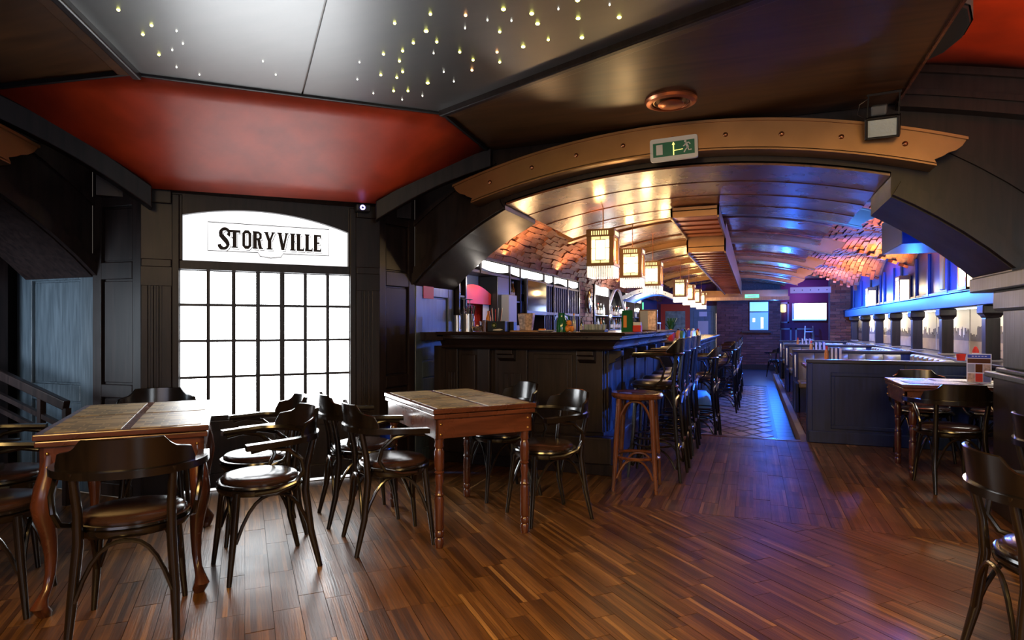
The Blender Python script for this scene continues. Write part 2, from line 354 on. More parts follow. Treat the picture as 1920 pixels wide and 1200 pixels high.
M['leaf'] = plain('leaf green', (.03, .12, .02), .5)
M['bluebox'] = plain('blue printed card', (.02, .06, .4), .4)
# ------------------------------------------------------------------ floor
def inview(p, m=60):
    r = p[0]*CY+p[1]*SY; f = -p[0]*SY+p[1]*CY
    if f < .3: return False
    x = 960+r/f*FPX; y = 610-(p[2]-EYE)/f*FPX
    return -m < x < 1920+m and -m < y < 1200+m
def clip(poly, cl):
    out = poly
    for i in range(len(cl)):
        a = cl[i]; b = cl[(i+1) % len(cl)]; inp = out; out = []
        side = lambda p: (b[0]-a[0])*(p[1]-a[1])-(b[1]-a[1])*(p[0]-a[0])
        for j in range(len(inp)):
            p = inp[j]; q = inp[(j+1) % len(inp)]; sp, sq = side(p), side(q)
            if sp >= 0: out.append(p)
            if (sp > 0) != (sq > 0) and abs(sp-sq) > 1e-12:
                t = sp/(sp-sq); out.append((p[0]+t*(q[0]-p[0]), p[1]+t*(q[1]-p[1])))
        if not out: return []
    return out
def planks(parent, ang, L, W, cl, mat, z, th=.012, limit=300, name='plank', gap=.0012):
    ca, sa = math.cos(ang), math.sin(ang); cand = []
    us = [p[0]*ca+p[1]*sa for p in cl]; vs = [-p[0]*sa+p[1]*ca for p in cl]
    full = MB().box(-L/2+gap, L/2-gap, -W/2+gap, W/2-gap, -th, 0).mesh(name, mat)
    for j in range(int(min(vs)//W), int(max(vs)//W)+1):
        off = random.random()*L if j % 4 else 0
        for i in range(int(min(us)//L)-1, int(max(us)//L)+2):
            cu, cv = (i+.5)*L+off, (j+.5)*W
            quad = [(cu+a*(L/2-gap), cv+b*(W/2-gap)) for a, b in ((-1, -1), (1, -1), (1, 1), (-1, 1))]
            quad = [(u*ca-v*sa, u*sa+v*ca) for u, v in quad]; c = (cu*ca-cv*sa, cu*sa+cv*ca, z)
            cq = clip(quad, cl)
            if len(cq) < 3: continue
            whole = len(cq) == 4 and all(min(math.dist(p, q) for q in quad) < 1e-6 for p in cq)
            cand.append((not inview(c), math.hypot(c[0], c[1]), c, whole, cq))
    cand.sort(key=lambda t: t[:2]); rest = MB()
    for k, (out, d, c, whole, cq) in enumerate(cand):
        dz = -random.random()*.0015
        if k < limit and not out:
            if whole: piece(name, full, parent, (c[0], c[1], z+dz), (0, 0, ang))
            else:
                o = MB().prism([(p[0]-c[0], p[1]-c[1]) for p in cq], -th, 0).build(name, mat, parent)
                o.location = Vector((c[0], c[1], z+dz))-rootloc(parent)
        else: rest.prism(cq, z-th+dz, z+dz)
    if rest.v: rest.build(name+'s_far', mat, parent, world=True, kind='stuff')
fl = MB().prism([(3.5, -3.1), (3.5, 7.62), (-3.2, 7.62), (-3.2, 4.6), (-4.4, 3.25), (-7, 3.25), (-7, -3.1)], -.2, -.0125).build('floor', M['parq1'], None)
tag(fl, 'oak strip parquet floor of the front room up to the step', 'floor', kind='structure')
planks(fl, -PI/4, .47, .1175, [(3.5, -1), (3.5, 4.42), (-3.15, 4.42), (-5.5, 2.02), (-5.5, -1)], M['parq1'], 0)
planks(fl, PI/2, .47, .1175, [(2.6, 4.423), (2.6, 7.56), (-2.9, 7.56), (-2.9, 4.423)], M['parq2'], 0)
MB().box(-3.0, .5, 7.565, 7.66, -.03, .004).build('step_nosing', M['table'], fl, world=True, bevel=.006)
ft = MB().box(-3.2, 2.75, 7.62, 22.3, -.3, -.176).build('floor', M['tilebase'])
tag(ft, 'tiled floor of the long room with a diamond pattern', 'floor', kind='structure')
DX, DY = .29, .45; cand = []
for j in range(0, 20):
    for i in range(0, 4):
        for k in (0, 1):
            cx = -.73+DX/2+i*DX+k*DX/2; cy = 7.75+j*DY+k*DY/2
            if cx > .28 or cy > 16: continue
            q = clip([(cx-DX*.41, cy), (cx, cy-DY*.41), (cx+DX*.41, cy), (cx, cy+DY*.41)], [(-.74, 7.6), (.29, 7.6), (.29, 16.05), (-.74, 16.05)])
            if len(q) > 2: cand.append((cx, cy, q))
for cx, cy, q in cand:
    o = MB().prism([(a-cx, b-cy) for a, b in q], -.008, 0).build('tile', M['tile'], ft); o.location = Vector((cx, cy, -.17))-rootloc(ft)
bw = .30
for j in range(48):
    piece('border_tile', bpy.data.meshes.get('border_tile') or MB().box(-.105, .105, -.146, .146, -.008, 0).mesh('border_tile', M['tileborder']), ft, (.405, 7.85+j*bw, -.171))
MB().box(-1.3, .51, 16.06, 21.9, -.178, -.170).build('plain_flooring', M['tileborder'], ft, world=True)
pf = MB().box(.60, 2.6, 7.66, 18.2, -.17, 0).build('floor', M['table'])
tag(pf, 'raised wooden platform under the booths', 'floor', kind='structure')
kb = thing('kerb_stone', 'pale stone kerb along the booth platform', 'kerb', (.56, 7.7, -.17))
for j in range(14): MB().box(.512, .598, 7.68+j*.75, 8.42+j*.75, -.17, -.02).build('stone', M['rough'], kb, world=True, bevel=.008)
# ------------------------------------------------------------------ front room shell
cpoly = [(-2.17, 4.98), (-2.09, 3.94), (-3.53, 2.62), (-4.7, 2.44), (-4.7, -3.1), (3.5, -3.1), (3.5, .2), (.93, 1.7), (.93, 4.98)]
cl = MB().prism(cpoly, 2.85, 2.95).build('ceiling', M['ceil']); tag(cl, 'dark lacquered ceiling of the front room', 'ceiling', kind='structure')
Pa, Ps, Pb, Pc, Pe, Pd = (-3.5, 2.65), (-2.79, 3.285), (-2.09, 3.92), (1.2, 2.56), (-.3, .8), (-1.6, -.3)
sp1 = MB().prism([Pa, (Ps[0]-.004, Ps[1]-.004), (Pe[0]-.004, Pe[1]-.004), Pd], 2.836, 2.85).build('star_panel', M['star'], cl, world=True, label='glossy black ceiling board with few star lights, left of the seam')
sp2 = MB().prism([(Ps[0]+.004, Ps[1]+.004), Pb, Pc, (Pe[0]+.004, Pe[1]+.004)], 2.836, 2.85).build('star_panel', M['star'], cl, world=True, label='glossy black ceiling board full of star lights, right of the seam')
for a, b in ((Pa, Pd), (Pb, Pc)):
    A = Vector((*a, 2.822)); B = Vector((*b, 2.822)); d = (B-A).normalized(); s = Vector((-d.y, d.x, 0))
    if s.dot(Vector((-2, 2, 0))-A) > 0 and a == Pb: pass
    MB().beam(A, B, .05, .05).build('ceiling_moulding', M['wood'], cl, world=True, bevel=.01)
    o = s*(-.07 if a == Pa else .07); o = -o if (A+o-Vector((-1.5, 1.8, 0))).length < (A-Vector((-1.5, 1.8, 0))).length else o
    MB().beam(A+o+Vector((0,0,.012)), B+o+Vector((0,0,.012)), .08, .03).build('ceiling_moulding', M['ceil'], cl, world=True, bevel=.008)
stars = {'star_l': '740,44 807,27 799,59 819,79 775,81 755,96 719,102 749,115 755,135 744,146 714,141 802,156 738,171 765,171 862,98 887,113 937,117 937,60 944,18 997,26 1008,45 981,88 1028,75 1083,1 1084,35 1091,71 1161,33 222,19 284,48 268,65 298,103',
         'star_o': '885,132 932,98 873,29', 'star_w': '331,58 343,82 323,94 331,126 374,140 493,115 517,140 674,117 670,149 700,175 754,187 792,180 813,100 832,135 851,153 872,53 914,38 959,39 1047,17 1143,9'}
big = {799, 944, 997, 1008, 981, 1083, 1084, 1091, 1161, 802}
for k, s in stars.items():
    for t in s.split():
        px, py = map(int, t.split(',')); p = onZ(px, py, 2.834); r = .011 if px in big else (.0075 if k != 'star_w' else .004)
        MB().lathe([(r, .004), (r, 0), (r*.6, -.004), (.0005, -.005)], 8, tuple(p)).build('star_light', M[k], sp1 if px < 570 else sp2, world=True)
# red coves
def cove(mir, label):
    P = [(-4.15, 3.25, 2.32), (-2.98, 4.42, 2.34), (-2.17, 4.98, 2.85), (-2.09, 3.94, 2.85), (-3.53, 2.62, 2.85), (-4.68, 2.44, 2.85)]
    if mir: P = [right(p) for p in P]
    BL, BR, T4, T3, T2, T1 = P; mb = MB(); n = 8
    a = [Vector(BL).lerp(Vector(BR), i/n) for i in range(n+1)]; b = [Vector(T2).lerp(Vector(T3), i/n) for i in range(n+1)]
    rows = [[a[i].lerp(b[i], t)+Vector((0, 0, .02*math.sin(PI*t))) for i in range(n+1)] for t in [j/6 for j in range(7)]]
    vs = [p for r in rows for p in r]; fs = [(j*(n+1)+i, j*(n+1)+i+1, (j+1)*(n+1)+i+1, (j+1)*(n+1)+i) for j in range(6) for i in range(n)]
    mb.add(vs, fs)
    for e, T, c in ((n, T4, 0), (0, T1, 0)):   # side webs
        col = [rows[j][e] for j in range(7)]; k = [Vector(T)]+col; mb.add(k, [(0, j+1, j+2) for j in range(6)])
    o = mb.build('ceiling', M['red']); tag(o, label, 'ceiling', kind='structure')
    bm = bmesh.new(); bm.from_mesh(o.data); bmesh.ops.remove_doubles(bm, verts=bm.verts, dist=.0005); bmesh.ops.recalc_face_normals(bm, faces=bm.faces)
    for f in bm.faces: f.smooth = True
    bm.to_mesh(o.data); bm.free()
    sm = o.modifiers.new('thickness', 'SOLIDIFY'); sm.thickness = .02; sm.offset = 0
    # edge trim between cove and flat ceiling
    e = MB()
    for p, q in ((T1, T2), (T2, T3), (T3, T4)): e.beam(Vector(p)-Vector((0, 0, .012)), Vector(q)-Vector((0, 0, .012)), .022, .03)
    e.build('edge_trim', M['dark'], o, world=True)
    for nm, A, B in (('cove_beam', BR, T4), ('cove_beam', BL, T1)):
        A = Vector(A); B = Vector(B); bb = MB(); rg = []
        d = (B-A).normalized(); x = Vector((d.y, -d.x, 0)).normalized()
        for i in range(9):
            t = i/8; p = A.lerp(B, t)+Vector((0, 0, .045*math.sin(PI*t)-.075))
            rg.append([p-x*.07+Vector((0,0,-.085)), p+x*.07+Vector((0,0,-.085)), p+x*.07+Vector((0,0,.075)), p-x*.07+Vector((0,0,.075))])
        bb.loft(rg).build(nm, M['wood'], o, world=True, bevel=.008)
    return o
cove(False, 'red orange sloping cove above the lit glass door')
P4 = [Vector(p) for p in ((.78, 4.985, 3.10), (2.15, 4.985, 2.72), (3.3, 3.6, 2.5), (.78, 1.6, 3.10))]
vs = []; fs = []
for j in range(9):
    for i in range(9):
        u, v = i/8, j/8; vs.append(P4[0].lerp(P4[1], u).lerp(P4[3].lerp(P4[2], u), v)+Vector((0, 0, .10*math.sin(PI*u))))
for j in range(8):
    for i in range(8): fs.append((j*9+i, j*9+i+1, j*9+i+10, j*9+i+9))
rc = MB().add(vs, fs).build('ceiling', M['red'], smooth=True); tag(rc, 'red orange sloping cove at the upper right', 'ceiling', kind='structure')
MB().box(.925, .94, 1.7, 4.98, 2.835, 2.955).build('edge_trim', M['table'], cl, world=True)
sm = rc.modifiers.new('thickness', 'SOLIDIFY'); sm.thickness = .02; sm.offset = 1
for z0, z1, y0 in ((-.30, -.06, 4.90), (-.07, -.02, 4.87), (-.22, -.18, 4.88)):
    rg = []
    for i in range(13):
        x = .93+1.3*i/12; z = 3.13-.30*((x-.78)/1.37)**1.2
        rg.append([(x, y0, z+z0), (x, 5.0, z+z0), (x, 5.0, z+z1), (x, y0, z+z1)])
    MB().loft(rg).build('cove_beam', M['wood'], rc, world=True, smooth=True)
# arches: wall with a round arch, dark panelling
ARC = lambda x, r=3.19: -.57+math.sqrt(max(0, r*r-(x+.67)**2))
xs = sorted([-2.94+4.54*i/32 for i in range(33)]+[-2.03, .905])
PLK = lambda x: 2.575-(5.76-math.sqrt(5.76**2-(x+.57)**2))
LOWER = lambda x, c: PLK(x) if -2.031 < c < .906 and PLK(x) > ARC(x)-.05 else ARC(x)
def arch(mp, name, label, side):
    mb = MB()
    for i in range(34):
        a, b = xs[i], xs[i+1]; c = (a+b)/2
        q = lambda y: [(a, y, LOWER(a, c)), (b, y, LOWER(b, c)), (b, y, 2.9), (a, y, 2.9)]
        mb.hexa(q(5.0), q(5.8))
    mb.xf(mp); w = mb.build(name, M['wood'], smooth=False); tag(w, label, 'wall', kind='structure')
    # raised archivolt mouldings on the room side
    for r0, r1, y0 in ((3.20, 3.27, 4.955), (3.27, 3.31, 4.975), (3.60, 3.64, 4.98)):
        m2 = MB(); rg = []
        for x in xs:
            t = Vector((x+.67, 0, 3.19*0+ARC(x)+.57)).normalized(); c = Vector((-.67, 0, -.57))
            p0 = c+t*r0; p1 = c+t*r1
            if p1.z > 2.83: p1.z = 2.83; p0.z = min(p0.z, 2.8)
            rg.append([(p0.x, y0, p0.z), (p1.x, y0, p1.z), (p1.x, 5.0, p1.z), (p0.x, 5.0, p0.z)])
        if r1 > 3.5: rg = [r for r in rg if r[0][2] < 2.79]
        else: rg = [r for r, x in zip(rg, xs) if x <= -2.02 or x >= .90]
        seg = [[]]
        for k, r in enumerate(rg):
            if seg[-1] and abs(r[0][0]-seg[-1][-1][0][0]) > .4: seg.append([])
            seg[-1].append(r)
        for s in seg:
            if len(s) > 1: m2.loft(s)
        m2.xf(mp); m2.build('arch_moulding', M['wood'], w, world=True)
    return w
idm = lambda x, y, z: (x, y, z)
dgm = lambda x, y, z: diag((x, y, z))
aw = arch(idm, 'wall_front', 'dark panelled wall with the wide arch into the long bar room', 0)
aw2 = arch(dgm, 'wall_left', 'dark panelled wall with an arch at the far left', 0)
# right outer piece of the arch wall above the column, and solid wall beyond
o = MB().box(1.6, 3.5, 5.0, 5.8, 1.62, 2.9).build('wall_front', M['wood'], label='dark wall mass above the right column', cat='wall', kind='structure')
o = MB().box(2.75, 3.5, 5.0, 5.8, -.0, 1.62).build('wall_front', M['wood'], label='dark wall at the right end beyond the column', cat='wall', kind='structure')
# unseen sides of the front room
MB().prism([(3.5, -3.1), (3.6, -3.1), (3.6, 5.0), (3.5, 5.0)], -.1, 2.9).build('wall_right', M['wood'], label='dark wall closing the front room on the right', cat='wall', kind='structure')
MB().box(-7, 3.6, -3.2, -3.1, -.1, 2.9).build('wall_back', M['wood'], label='dark wall behind the visitor', cat='wall', kind='structure')
MB().box(-7.1, -7.0, -3.2, 3.6, -.1, 2.9).build('wall_left', M['wood'], label='dark wall of the side room far left', cat='wall', kind='structure')
MB().box(-7, -4.72, -3.1, 3.4, 2.6, 2.7).build('ceiling', M['dark'], label='dark ceiling of the side room far left', cat='ceiling', kind='structure')
MB().box(-4.9, -4.72, -3.1, -1.34, -.1, 2.9).build('wall_left', M['wood'], label='dark wall pier left of the side arch, out of sight', cat='wall', kind='structure')
# pier walls either side of the door (recessed panels), and side cheeks of the arches
def panel_wall(A, B, z1, name, label, mp=idm, rec=((.18, .82, .1, .75), (.18, .82, .85, 1.65), (.18, .82, 1.78, 2.2)), th=.1, m='wood'):
    A = Vector((*A, 0)); B = Vector((*B, 0)); d = (B-A); L = d.length; d.normalize(); n = Vector((-d.y, d.x, 0))
    W = lambda u, t, z: A+d*u+n*t+Vector((0, 0, z))
    mb = MB(); mb.hexa([W(0, .03, 0), W(L, .03, 0), W(L, .03+th, 0), W(0, .03+th, 0)], [W(0, .03, z1), W(L, .03, z1), W(L, .03+th, z1), W(0, .03+th, z1)])
    mb.xf(mp); w = mb.build(name, M[m], label=label, cat='wall', kind='structure')
    def board(u0, u1, za, zb, nm, t0=0, t1=.03, mt=m, bv=.006):
        b = MB().hexa([W(u0, t0, za), W(u1, t0, za), W(u1, t1, za), W(u0, t1, za)], [W(u0, t0, zb), W(u1, t0, zb), W(u1, t1, zb), W(u0, t1, zb)])
        b.xf(mp); return b.build(nm, M[mt], w, world=True, bevel=bv)
    f0 = min(r[0] for r in rec)*L; f1 = max(r[1] for r in rec)*L
    board(0, f0, 0, z1, 'stile'); board(f1, L, 0, z1, 'stile')
    zz = [0]+[z for r in sorted(rec, key=lambda r: r[2]) for z in (r[2], r[3])]+[z1]
    for i in range(0, len(zz), 2):
        if zz[i+1]-zz[i] > .005: board(f0, f1, zz[i], zz[i+1], 'rail')
    for r in rec: board(f0+.015, f1-.015, r[2]+.015, r[3]-.015, 'panel', .018, .03, bv=.004)
    return w, board, L
DL = Vector((-4.111, 3.391)); DR = Vector((-3.162, 4.398)); DV = (DR-DL).normalized()
QR = DR+DV*.20; QL = DL-DV*.20
panel_wall((QR.x, QR.y), (-2.94, 5.0), 2.5, 'wall_front', 'narrow recessed panelled pier between the door pilaster and the bar arch')
panel_wall((-4.73, 3.21), (QL.x, QL.y), 2.5, 'wall_left', 'narrow recessed panelled pier between the left arch and the door pilaster')
for A, B, t in ((tuple(DR), tuple(QR), 'right'), (tuple(QL), tuple(DL), 'left')):
    w, board, L = panel_wall(A, B, 2.4, 'wall_front' if t == 'right' else 'wall_left', 'fluted dark pilaster on the %s side of the lit door' % t, rec=(), th=.1) if False else (None, None, None)
def pilaster(A, B, label):
    A = Vector((*A, 0)); B = Vector((*B, 0)); d = B-A; L = d.length; d.normalize(); n = Vector((-d.y, d.x, 0))
    W = lambda u, t, z: A+d*u+n*t+Vector((0, 0, z)); H = lambda u0, u1, t0, t1, za, zb: MB().hexa([W(u0, t0, za), W(u1, t0, za), W(u1, t1, za), W(u0, t1, za)], [W(u0, t0, zb), W(u1, t0, zb), W(u1, t1, zb), W(u0, t1, zb)])
    w = H(0, L, 0, .13, 0, 2.4).build('wall_front', M['wood'], label=label, cat='wall', kind='structure')
    H(.01, L-.01, -.025, 0, 0, .28).build('pilaster_base', M['wood'], w, world=True, bevel=.006)
    H(.0, L, -.02, 0, 1.74, 1.80).build('pilaster_band', M['wood'], w, world=True, bevel=.006)
    H(.0, L, -.03, 0, 2.22, 2.36).build('pilaster_cap', M['wood'], w, world=True, bevel=.006)
    for u0, u1 in ((.0, .045), (.062, .082), (.098, .118), (.135, L)):
        H(u0, u1, -.014, 0, .40, 1.60).build('flute_strip', M['wood'], w, world=True, bevel=.004)
    H(0, L, -.014, 0, .28, .40).build('rail', M['wood'], w, world=True); H(0, L, -.014, 0, 1.60, 1.74).build('rail', M['wood'], w, world=True)
pilaster(tuple(DR), tuple(QR), 'fluted dark pilaster on the right side of the lit door')
pilaster(tuple(QL), tuple(DL), 'fluted dark pilaster on the left side of the lit door')
# cornice over the door
NRM = Vector((-DV.y, DV.x, 0)); cn = MB(); A = Vector((*(QL-DV*.02), 0)); B = Vector((*(QR+DV*.02), 0)); n = Vector((-DV.y, DV.x, 0))
rg = []
for P in (A, B): rg.append([P+n*.1+Vector((0,0,2.31)), P-n*.02+Vector((0,0,2.31)), P-n*.06+Vector((0,0,2.35)), P-n*.07+Vector((0,0,2.42)), P+n*.1+Vector((0,0,2.42))])
cn.loft(rg).build('trim_1', M['wood'], label='dark cornice above the lit door', cat='trim', kind='structure')
# wall behind the cornice / around the door
Wd = lambda u, t, z: Vector((DL.x, DL.y, 0))+Vector((DV.x, DV.y, 0))*u+n*t+Vector((0, 0, z))
def wh(u0, u1, t0, t1, za, zb): return MB().hexa([Wd(u0, t0, za), Wd(u1, t0, za), Wd(u1, t1, za), Wd(u0, t1, za)], [Wd(u0, t0, zb), Wd(u1, t0, zb), Wd(u1, t1, zb), Wd(u0, t1, zb)])
wh(-.5, 1.9, .12, .2, 2.27, 2.9).build('wall_front', M['wood'], label='dark wall above the lit door', cat='wall', kind='structure')
# cheek walls of the arches
cw, cb, _ = panel_wall((-2.94, 5.02), (-2.94, 5.80), 1.74, 'wall_front', 'blue grey worn panelled cheek wall at the left end of the bar', rec=((.16, .84, .95, 1.58), (.16, .84, .12, .8)), m='oldwood')
cw2, _, _ = panel_wall((-5.68, 3.23), (-4.73, 3.23), 1.80, 'wall_left', 'blue grey worn panelled cheek wall under the left arch', rec=((.2, .82, .83, 1.66), (.2, .82, .1, .7)), m='oldwood')
# ------------------------------------------------------------------ lit glass door
dr = thing('door_1', 'dark wooden door glazed with bright daylit panes under an arched sign transom', 'door', (DL.x, DL.y, 0), math.atan2(DV.y, DV.x), kind='structure')
DW = 1.384
for b, nm in (((0, .05, 0, .12, 0, 2.3), 'jamb'), ((DW-.05, DW, 0, .12, 0, 2.3), 'jamb'), ((.05, DW-.05, 0, .12, 1.73, 1.80), 'transom_bar'), ((.05, .072, 0, .1, 1.8, 2.3), 'stile'), ((DW-.066, DW-.05, 0, .1, 1.8, 2.3), 'stile')):
    MB().box(*b).build(nm, M['wood'], dr, bevel=.005)
az = lambda u: 2.108+(2.215-2.108)*(1-((u-.66)/.66)**2)+.03*(0.66-u)
ar = MB()
for i in range(20):
    a = .072+(DW-.138)*i/20; b = .072+(DW-.138)*(i+1)/20
    ar.hexa([(a, 0, az(a)), (b, 0, az(b)), (b, .1, az(b)), (a, .1, az(a))], [(a, 0, 2.3), (b, 0, 2.3), (b, .1, 2.3), (a, .1, 2.3)])
ar.build('arched_head', M['wood'], dr)
tp = MB()
for i in range(20):
    a = .07+(DW-.134)*i/20; b = .07+(DW-.134)*(i+1)/20
    tp.hexa([(a, .05, 1.79), (b, .05, 1.79), (b, .056, 1.79), (a, .056, 1.79)], [(a, .05, az(a)+.01), (b, .05, az(b)+.01), (b, .056, az(b)+.01), (a, .056, az(a)+.01)])
tpo = tp.build('transom_pane', M['transom'], dr, label='backlit white arched sign pane')
MB().box(.0, DW, .0, .1, 2.3, 2.34).build('head_rail', M['wood'], dr)
# lettering
def rib2(pts, w, closed=False):
    out = []; n = len(pts); L = []; R = []
    for i, p in enumerate(pts):
        a = pts[i-1] if (i or closed) else p; b = pts[(i+1) % n] if (i < n-1 or closed) else p
        d = Vector((b[0]-a[0], b[1]-a[1])).normalized(); ww = w[i] if isinstance(w, (list, tuple)) else w
        L.append((p[0]-d.y*ww/2, p[1]+d.x*ww/2)); R.append((p[0]+d.y*ww/2, p[1]-d.x*ww/2))
    for i in range(n if closed else n-1):
        j = (i+1) % n; out.append([L[i], L[j], R[j], R[i]])
    return out
bx = lambda a, b, c, d: [(a, c), (b, c), (b, d), (a, d)]
st = lambda a, b, w=.25: [[(a[0]-w/2, a[1]), (a[0]+w/2, a[1]), (b[0]+w/2, b[1]), (b[0]-w/2, b[1])]]
sv = lambda x, y, w=.38: [bx(x-w/2, x+w/2, y-.035, y+.035)]
G = {
 'S': rib2([(.50+.24*math.cos(math.radians(a)), .80+.20*math.sin(math.radians(a))) for a in range(-40, 181, 20)]+[(.27, .68), (.42, .54), (.58, .40)]+[(.42+.25*math.cos(math.radians(a)), .22+.2*math.sin(math.radians(a))) for a in range(20, -200, -20)], [.22, .2, .16, .13]+[.16]*6+[.2, .22]+[.24, .25, .24]+[.22]*2+[.15]*5+[.2]*5),
 'T': st((.4, 0), (.4, 1))+[bx(.02, .78, .86, 1.0)]+[[(.02, .72), (.10, .86), (.02, .86)], [(.78, .72), (.78, .86), (.70, .86)]]+sv(.4, .035, .42)+[[(.28, .5), (.2, .56), (.28, .62)]],
 'O': rib2([(.14, .16), (.14, .84), (.26, .94), (.44, .94), (.56, .84), (.56, .16), (.44, .06), (.26, .06)], .19, True),
 'R': st((.16, 0), (.16, 1))+rib2([(.1, .93), (.42, .93), (.54, .84), (.54, .64), (.42, .55), (.2, .55)], [.13, .13, .18, .18, .13, .13])+st((.54, 0), (.42, .52), .22)+sv(.17, .035, .34)+sv(.17, .965, .34)+sv(.58, .035, .26),
 'Y': st((.36, 0), (.36, .5))+st((.36, .42), (.12, 1), .22)+st((.36, .42), (.62, 1), .15)+sv(.36, .035, .4)+sv(.12, .965, .32)+sv(.62, .965, .26),
 'V': st((.36, 0), (.12, 1), .23)+st((.36, 0), (.62, 1), .15)+sv(.12, .965, .32)+sv(.62, .965, .26),
 'I': st((.2, 0), (.2, 1))+sv(.2, .035, .38)+sv(.2, .965, .38)+[[(.32, .46), (.38, .52), (.32, .58)]],
 'L': st((.16, 0), (.16, 1))+[bx(.05, .56, 0, .11)]+[[(.56, 0), (.56, .26), (.46, .1)]]+sv(.16, .965, .34),
 'E': st((.16, 0), (.16, 1))+[bx(.05, .56, 0, .11), bx(.05, .56, .89, 1), bx(.2, .44, .46, .56)]+[[(.56, 0), (.56, .26), (.46, .1)], [(.56, 1), (.56, .74), (.46, .9)]]}
adv = {'S': .80, 'T': .86, 'O': .74, 'R': .80, 'Y': .94, 'V': .84, 'I': .46, 'L': .62, 'E': .6}
word = 'STORYVILLE'; tw = sum(adv[c] for c in word); u = .305; SX = (1.105-.305)/tw; SZ = .142
M['transom2'] = M['transom']
for c in word:
    for nm, ox, oz, t, mt in (('letter_shadow', .010, -.012, .0490, M['ink']), ('letter_gap', .007, -.008, .0484, M['transom']), ('letter', 0, 0, .0478, M['ink'])):
        mb = MB(); s = 1.12 if c == 'S' else 1
        for k, q in enumerate(G[c]):
            mb.prism([(u+x*SX*s+ox, 1.918+y*SZ*s-(.012 if s > 1 else 0)+oz) for x, y in q], t-.0002*(k % 3)*.5, t+.0006, 'xz')
        mb.build(nm, mt, dr)
    u += adv[c]*SX
fr = [(.245, 1.888), (.245, 2.112), (1.165, 2.112), (1.165, 1.888), (.80, 1.888), (.785, 1.86), (.705, 1.848), (.625, 1.86), (.61, 1.888)]
mb = MB()
for q in rib2(fr, .0055, True): mb.prism(q, .0475, .0486, 'xz')
mb.build('sign_border', M['ink'], dr)
# door leaf grid: seven columns, four rows of panes; solid lower board
cols = [(.058, .235), (.262, .415), (.445, .592), (.625, .772), (.81, .958), (.985, 1.138), (1.165, 1.327)]
rows = [(.59, .885), (.905, 1.168), (1.188, 1.448), (1.470, 1.722)]
for a, b in cols:
    for c, d in rows:
        MB().box(a-.006, b+.006, .052, .060, c-.006, d+.006).build('pane', M['daylight'], dr)
for i in range(8):
    a = cols[i-1][1] if i else .05; b = cols[i][0] if i < 7 else DW-.05
    MB().box(a, b, .02, .075, .55, 1.735).build('muntin_upright', M['wood'], dr, bevel=.004)
for j in range(5):
    a = rows[j-1][1] if j else .55; b = rows[j][0] if j < 4 else 1.735
    MB().box(.05, DW-.05, .03, .07, a, b).build('muntin_crossbar', M['wood'], dr, bevel=.003)
MB().box(.05, DW-.05, .03, .08, .025, .55).build('lower_board', M['wood'], dr)
for a, b in ((.05, .14), (.60, .78), (DW-.14, DW-.05)): MB().box(a, b, .012, .03, .03, .55).build('stile', M['wood'], dr, bevel=.004)
for a, b in ((.03, .14), (.47, .55)): MB().box(.05, DW-.05, .010, .03, a, b).build('rail', M['wood'], dr, bevel=.004)
MB().box(.08, DW-.04, .035, .045, .004, .020).build('light_gap', M['transom'], dr, label='bright daylight line under the door')
# ------------------------------------------------------------------ copper bands and ribs
XC, RC = -.57, 5.76
arcz = lambda x, zc, R=RC: zc-(R-math.sqrt(R*R-(x-XC)**2))
def band_poly(zc, hgt, hw=1.87, n=28):
    top = [(XC-hw+2*hw*i/n, arcz(XC-hw+2*hw*i/n, zc)) for i in range(n+1)]
    hb = hw-.17; bot = [(XC+hb-2*hb*i/n, arcz(XC+hb-2*hb*i/n, zc)-hgt) for i in range(n+1)]
    t0, b0 = top[-1], bot[0]
    og = [(t0[0]-.028, t0[1]-.045), (t0[0]-.065, t0[1]-.072), (t0[0]-.105, t0[1]-.082), (t0[0]-.132, t0[1]-.10), (b0[0]-.012, b0[1]+.03)]
    mir = [(2*XC-x, z) for x, z in og][::-1]
    return top+og+bot+mir
def band(y0, y1, zc, hgt, label, mp=idm, mat='copper', group=None, nr=9):
    root = thing('copper_rib', label, 'rib', tuple(mp(XC, y0, zc)), 0, group)
    pts = band_poly(zc, hgt)
    # face as strips (top and bottom outline paired) so that it shades evenly
    MB().prism(pts, y0, y0+.02, 'xz').xf(mp).build('face', M[mat], root, world=True)
    for nm, dz, hw, dp in (('top_flange', 0, 1.87, .0), ('lower_flange', -hgt, 1.70, .0)):
        rg = []
        for i in range(29):
            x = XC-hw+2*hw*i/28; z = arcz(x, zc)+dz; e = .018 if dz == 0 else 0
            rg.append([(x, y0-e, z-.012), (x, y0-e, z+.006), (x, y1, z+.006), (x, y1, z-.012)])
        MB().loft(rg).xf(mp).build(nm, M[mat], root, world=True)
    for k in range(nr):
        x = XC-1.52+3.04*k/(nr-1); z = arcz(x, zc)-hgt*.52
        MB().add(*(lambda q: (q.v, q.f))(MB().lathe([(.0005, 0), (.010, .002), (.017, .008), (.019, .016)], 10))).xf(lambda a, b, c: mp(x+a, y0-.014+c, z+b)).build('rivet', M['copperrivet'], root, smooth=True, world=True)
    return root
band(4.80, 4.99, 2.83, .205, 'long copper riveted band bent over the arch into the bar, ogee ends')
band(4.80, 4.99, 2.83, .205, 'copper riveted band over the side arch, at the upper left edge', dgm)
ribs_y = [7.77, 10.5, 13.25, 15.8, 18.3]
lab = ['first copper rib across the vault behind the front arch, blue lit end', 'second copper rib of the long vault, rivets lit blue on the right', 'third copper rib of the long vault, half way along', 'fourth copper rib of the long vault', 'last copper rib at the far end of the vault']
for y, l in zip(ribs_y, lab): band(y, y+.12, 2.86, .21, l, group=None)
